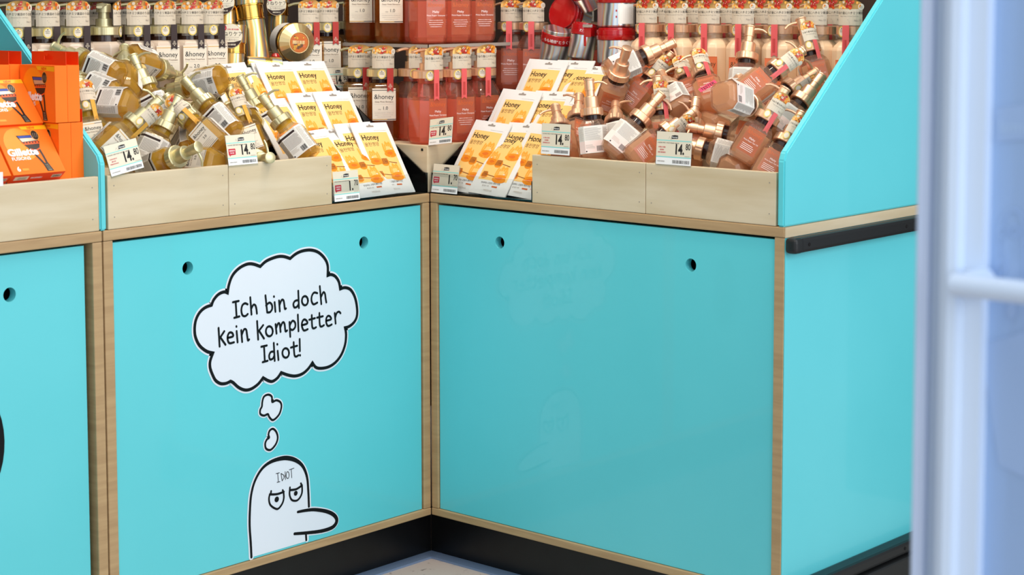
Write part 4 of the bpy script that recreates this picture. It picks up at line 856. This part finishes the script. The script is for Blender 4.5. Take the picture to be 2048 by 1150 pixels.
# ------------------------------------------------------------------ gold tubes, jar and the red and silver tubs
def toaxis(base, a, f):             # local z -> a, local -y -> f
    a = a.normalized(); f = (f-a*f.dot(a)).normalized(); Y = -f; X = Y.cross(a)
    return Matrix.Translation(base) @ Matrix((X, Y, a)).transposed().to_4x4()
TOC = (-cf)
def oval_tag(o, z, rr, red=True, y=-.031):
    mb = MB(); sh = Sheet(mb, plane((0, y, z), (1, 0, 0), (0, 0, 1))); N = 28
    mb.lathe([(rr, 0), (rr, .0006)], 'gold_print', 32); mb.v = [(x, y+zz+.0004, z+yy*1.06) for x, yy, zz in mb.v]
    sh.disc(0, 0, rr*.97, 'tag_cream', 1, ry=rr*1.03, n=28); sh.poly([(rr*.95*math.cos(R(t)), rr*1.0*math.sin(R(t))) for t in range(200, 350, 10)]+[(rr*.3, -rr*.52), (-rr*.4, -rr*.55)], 'ribbon_dark', 2)
    sh.text('うねりケア', 0, rr*.02, rr*.44, 'ink', 3, sx=.95); sh.rect(-rr*.7, -rr*.12, rr*.7, -rr*.1, 'ink_grey', 3); sh.text('もう迷わない', 0, -rr*.4, rr*.22, 'ink_grey', 3); sh.bars(-rr*.35, rr*.45, -rr*.8, -rr*.66, 9, 'tag_cream', 3)
    if red: sh.disc(-rr*.62, rr*.66, rr*.26, 'ink_red', 4).text('New', -rr*.62, rr*.6, rr*.18, 'tag_white', 5); sh.bars(-rr*.3, rr*.7, rr*.5, rr*.62, 10, 'ink_red', 3)
    mb.build('oval_tag', o)
def gold_tube(label, px, py, y, axis_px, L=.135, r=.025, otag=None, lift=0):
    p = at(px, py, 1, y); a = (cr*axis_px[0]+cu_*axis_px[1]-cf*lift)
    o = thing('gold_tube', label, 'hair care tube', mat=toaxis(p, a, TOC), group='gold holographic tubes')
    MB().lathe([(r*.9, 0), (r, .002), (r, L*.52)], 'holo_gold', 32, caps=True).build('lower_body', o)
    MB().lathe([(r, L*.522), (r*1.06, L*.525), (r*1.06, L*.54), (r*1.02, L*.545), (r*1.02, L*.68), (r*1.08, L*.685), (r*1.08, L*.70)], 'bright_gold', 32).build('middle_band', o)
    MB().lathe([(r*1.12, L*.702), (r*1.12, L*.985), (r*1.05, L)], 'holo_gold', 32).build('upper_cap', o)
    if otag: oval_tag(o, L*otag, r*.98, y=-r*1.2)
    return o
gold_tube('tall gold holographic tube leaning left behind the back sachets', 514, 132, .335, (-.14, 1), .175, .0275)
gold_tube('gold tube with an oval tag reading New, beside the cream bottles', 464, 170, .325, (.02, 1), .118, .0235, .80)
gold_tube('gold tube at the very top left of the tubes, oval tag cut by the frame', 452, 100, .385, (-.02, 1), .150, .024, .62)
gold_tube('dark gold tube with an oval tag behind the big gold jar', 556, 105, .40, (.0, 1), .145, .021, .66)
gold_tube('gold tube lying under the tall leaning tube', 492, 128, .318, (1, -.06), .07, .016, None, -.4)
p = at(588, 84, 1, .325); a = (cr*.50-cu_*.10-cf*.85)
o = thing('hair_mask_jar', 'big gold jar lying with its faceted lid towards us', 'jar', mat=toaxis(p-a.normalized()*.052, a, cu_))
MB().lathe([(.024, 0), (.034, .004), (.037, .012), (.037, .046), (.034, .050)], 'dark_brown', 40).build('body', o)
mb = MB(); mb.lathe([(.0373, .014), (.0373, .044)], 'white_label', 40, caps=False); b_ = mb.build('label', o)
MB().lathe([(.0375, .050), (.0395, .052), (.0395, .060), (.0385, .061)], 'bright_gold', 40).build('rim', o)
l_ = MB().lathe([(.0385, .0612), (.0385, .066), (.0215, .078), (.0205, .078), (.0195, .0765)], 'pale_gold', 24, smooth=False).build('lid', o); MB().lathe([(.0194, .0766), (.0194, .0772)], 'copper_metal', 28).build('medallion', l_)
s_ = MB(); q = Sheet(s_, plane((0, 0, .0773), (-1, 0, 0), (0, -1, 0)))
for k in range(26): q.disc(random.uniform(-.013, .013), random.uniform(-.013, .013), random.uniform(.0015, .0035), ('copper_print', 'bright_gold', 'ink_brown')[k % 3], 1+k*.1, n=7)
q.bars(-.014, .014, -.003, .004, 9, 'pale_gold', 4); s_.build('embossing', l_)
p = at(551, 113, 1, .316); o = thing('red_cap', 'small shiny red cap between the tubes and the gold jar', 'cap', p)
MB().lathe([(.004, -.007), (.0085, -.004), (.009, .001), (.006, .006), (.001, .0075)], 'lacquer_red', 18).build('knob', o); MB().lathe([(.006, -.0105), (.0075, -.0072)], 'lacquer_red', 18).build('collar', o)

def tub(label, base, a, r=.033, L=.068, lid=True, text=None, lab=False, inner=True, f=None):
    o = thing('hair_mask_tub', label, 'tub', mat=toaxis(base, a, f or TOC), group='red and silver tubs')
    MB().lathe([(r*.93, 0), (r, .003), (r, L-.021)], 'holo_silver', 40).build('body', o)
    b = MB().lathe([(r*1.03, L-.0205), (r*1.05, L-.019), (r*1.05, L-.011), (r*1.035, L-.0105), (r*1.05, L-.010), (r*1.05, L-.001), (r*1.02, L)], 'lacquer_red', 40).build('red_band', o)
    if text: s_ = MB(); Sheet(s_, cyl(r*1.052, 0)).text(text, 0, L-.015, .0075, 'tag_white', 1); s_.build('lettering', b)
    if lid: MB().lathe([(r*.96, L+.0002), (r*.94, L+.004), (r*.90, L+.0045), (r*.89, L+.0035)], 'lacquer_red', 40).build('lid', o)
    else: MB().lathe([(r*1.0, L+.0002), (r*1.0, L+.006), (r*.96, L+.007)], 'holo_silver', 40).build('rim', o)
    if lab:
        s_ = MB(); sh = Sheet(s_, cyl(r*1.008, 0, .55)); sh.rect(-.019, .006, .019, L-.023, 'white_label', 0, 8, 1); sh.lines(-.017, .017, .009, L-.026, 11, 'ink_grey', 1, .25, .3); sh.rect(-.024, .030, -.021, .034, 'lacquer_red', 1); sh.rect(-.024, .018, -.021, .022, 'lacquer_red', 1); s_.build('label', o)
    return o
UPV = Vector((0, 0, 1))
def tb(px, py, x): return at(px, py, 0, x)
tub('silver tub with a white label standing at the bottom of the tall stack', tb(1232, 127, .335), UPV, .0375, .068, True, None, True)
tub('silver tub with a white label on top of the tall stack', tb(1232, 127, .335)+Vector((0, 0, .0735)), UPV, .0375, .068, True, None, True)
tub('silver tub with white lettering on its red band under the tall stack', tb(1232, 127, .335)+Vector((0, 0, -.0735)), UPV, .0375, .068, True, 'も補修 も補修')
tub('silver tub tilted right between the red lids and the tall stack', tb(1160, 118, .322), cr*.16+cu_*1, .0265, .068, True, 'わずか')
tub('round silver tub with white lettering on its red band, tilted forward', tb(1110, 128, .330), cr*.12+cu_*.95-cf*.32, .034, .068, False, 'もも補修"とうく"へ')
tub('silver tub behind, its round red lid facing left', tb(1158, 36, .40), -cr*.55+cu_*.12-cf*.7, .036, .055, True)
tub('dark red lidded tub leaning over the tilted silver tub', tb(1186, 8, .385), -cr*.30+cu_*.45-cf*.3, .031, .055, True)
o = thing('closure_clip', 'silver and red clip hanging on the tilted silver tub', 'clip', tb(1175, 52, .278))
MB().box((-.001, -.010, -.003), (.004, .012, .003), 'holo_silver', .001).build('clip_bar', o); MB().box((0, -.0075, -.022), (.003, .0095, -.0032), 'lacquer_red', .001).build('strap', o); MB().box((-.0005, .004, -.040), (.0015, .0095, -.020), 'lacquer_red', .0008).build('strap_end', o)

# ------------------------------------------------------------------ glass door at the right, swung towards the camera
p0 = at(1838, 500, 1, -1.815); DX = p0.x
def dy(px): return at(px, 500, 0, DX).y
e = [dy(px) for px in (1833, 1846, 1858, 1890, 1894, 1926, 1931, 1966)]
H0, H1 = FZ+.02, 1.35
dr = bpy.data.objects.new('door_1', None); C.objects.link(dr); dr.location = (DX, e[0]-.4, FZ); dr['kind'] = 'structure'
def strip(pts, nm, mat, lab=None):
    o = MB().extrude([(DX+x, y, H0) for x, y in pts], (0, 0, H1-H0), mat).build(nm, dr, True)
    if lab: o['label'] = lab
    return o
strip([(.0, e[0]), (-.002, e[0]-.001), (-.0035, (e[0]+e[1])/2), (-.002, e[1]), (0, e[2]), (.05, e[2]), (.05, e[0])], 'edge_bead', 'door_bead')
strip([(.004, e[2]-.0003), (.006, (e[2]+e[3])/2), (.004, e[3]), (.05, e[3]), (.05, e[2]-.0003)], 'seal', 'door_grey', 'grey rubber seal')
strip([(.0, e[3]-.0003), (-.010, e[4]), (-.012, (e[4]+e[5])/2), (-.010, e[5]), (-.002, e[6]), (.0, e[7]), (.045, e[7]), (.045, e[3]-.0003)], 'stile', 'door_white', 'pale painted stile')
GX = DX+.010
MB().box((GX, e[7]-.9, H0+.1), (GX+.008, e[7]+.004, H1), 'door_glass').build('glass_pane', dr, True)['label'] = 'bluish glass pane'
MB().box((DX, e[7]-.9, H0), (DX+.04, e[7], H0+.1), 'door_white', .002).build('bottom_rail', dr, True)
pb = at(1918, 570, 0, DX-.028)
hb = MB().tube([pb+Vector((0, .004, .0)), pb+Vector((0, -.7, .0))], .0085, 'door_white', 16).build('push_bar', dr, True); hb['label'] = 'white push bar'
s_ = MB().tube([pb+Vector((.030, -.004, 0)), pb+Vector((0, -.004, 0))], .010, 'door_white', 14).build('bracket', hb); s_.location = -dr.location
# faint flat marks laid on the pane: the shop's word mirrored, and a doodle
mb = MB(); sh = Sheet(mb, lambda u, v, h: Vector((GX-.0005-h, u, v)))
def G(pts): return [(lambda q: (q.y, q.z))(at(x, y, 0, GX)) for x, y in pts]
sh.poly(G([(1992, 215), (2080, 205), (2080, 275), (1992, 285)]), 'mark_blue', 1)
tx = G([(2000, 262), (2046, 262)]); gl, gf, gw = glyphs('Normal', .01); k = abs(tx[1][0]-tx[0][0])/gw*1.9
mb.add([sh.p(tx[0][0]-(gw-x)*k, tx[0][1]+y*k, 2) for x, y in gl], gf, 'mark_light')
sh.stroke(G(catmull([(1998, 560), (1999, 480), (2006, 440), (2022, 421), (2038, 424), (2048, 450), (2050, 560)], 4)), .0022, 'mark_line', 2)
for cx in (2006, 2030): sh.stroke(G(ell(cx, 462, 8, 11)), .0018, 'mark_line', 2, True)
sh.stroke(G(catmull([(1990, 540), (1998, 520), (2014, 530), (2004, 548), (1990, 552)], 4)), .0018, 'mark_line', 2)
for cx in (1957, 2024): q = G([(cx, 620)])[0]; sh.disc(q[0], q[1], .004, 'mark_blue', 2, ry=.0065)
sh.poly(G([(1962, 690), (2060, 660), (2060, 960), (1998, 930)]), 'mark_blue', 1)
f_ = mb.build('pane_marks', dr); f_.location = -dr.location; f_['label'] = 'faint mirrored lettering and doodle on the glass'

# everything above was measured from the counter's trim: stand it on the floor at z = 0
for o in list(C.objects):
    if o.parent is None and o != camo: o.location.z += UP
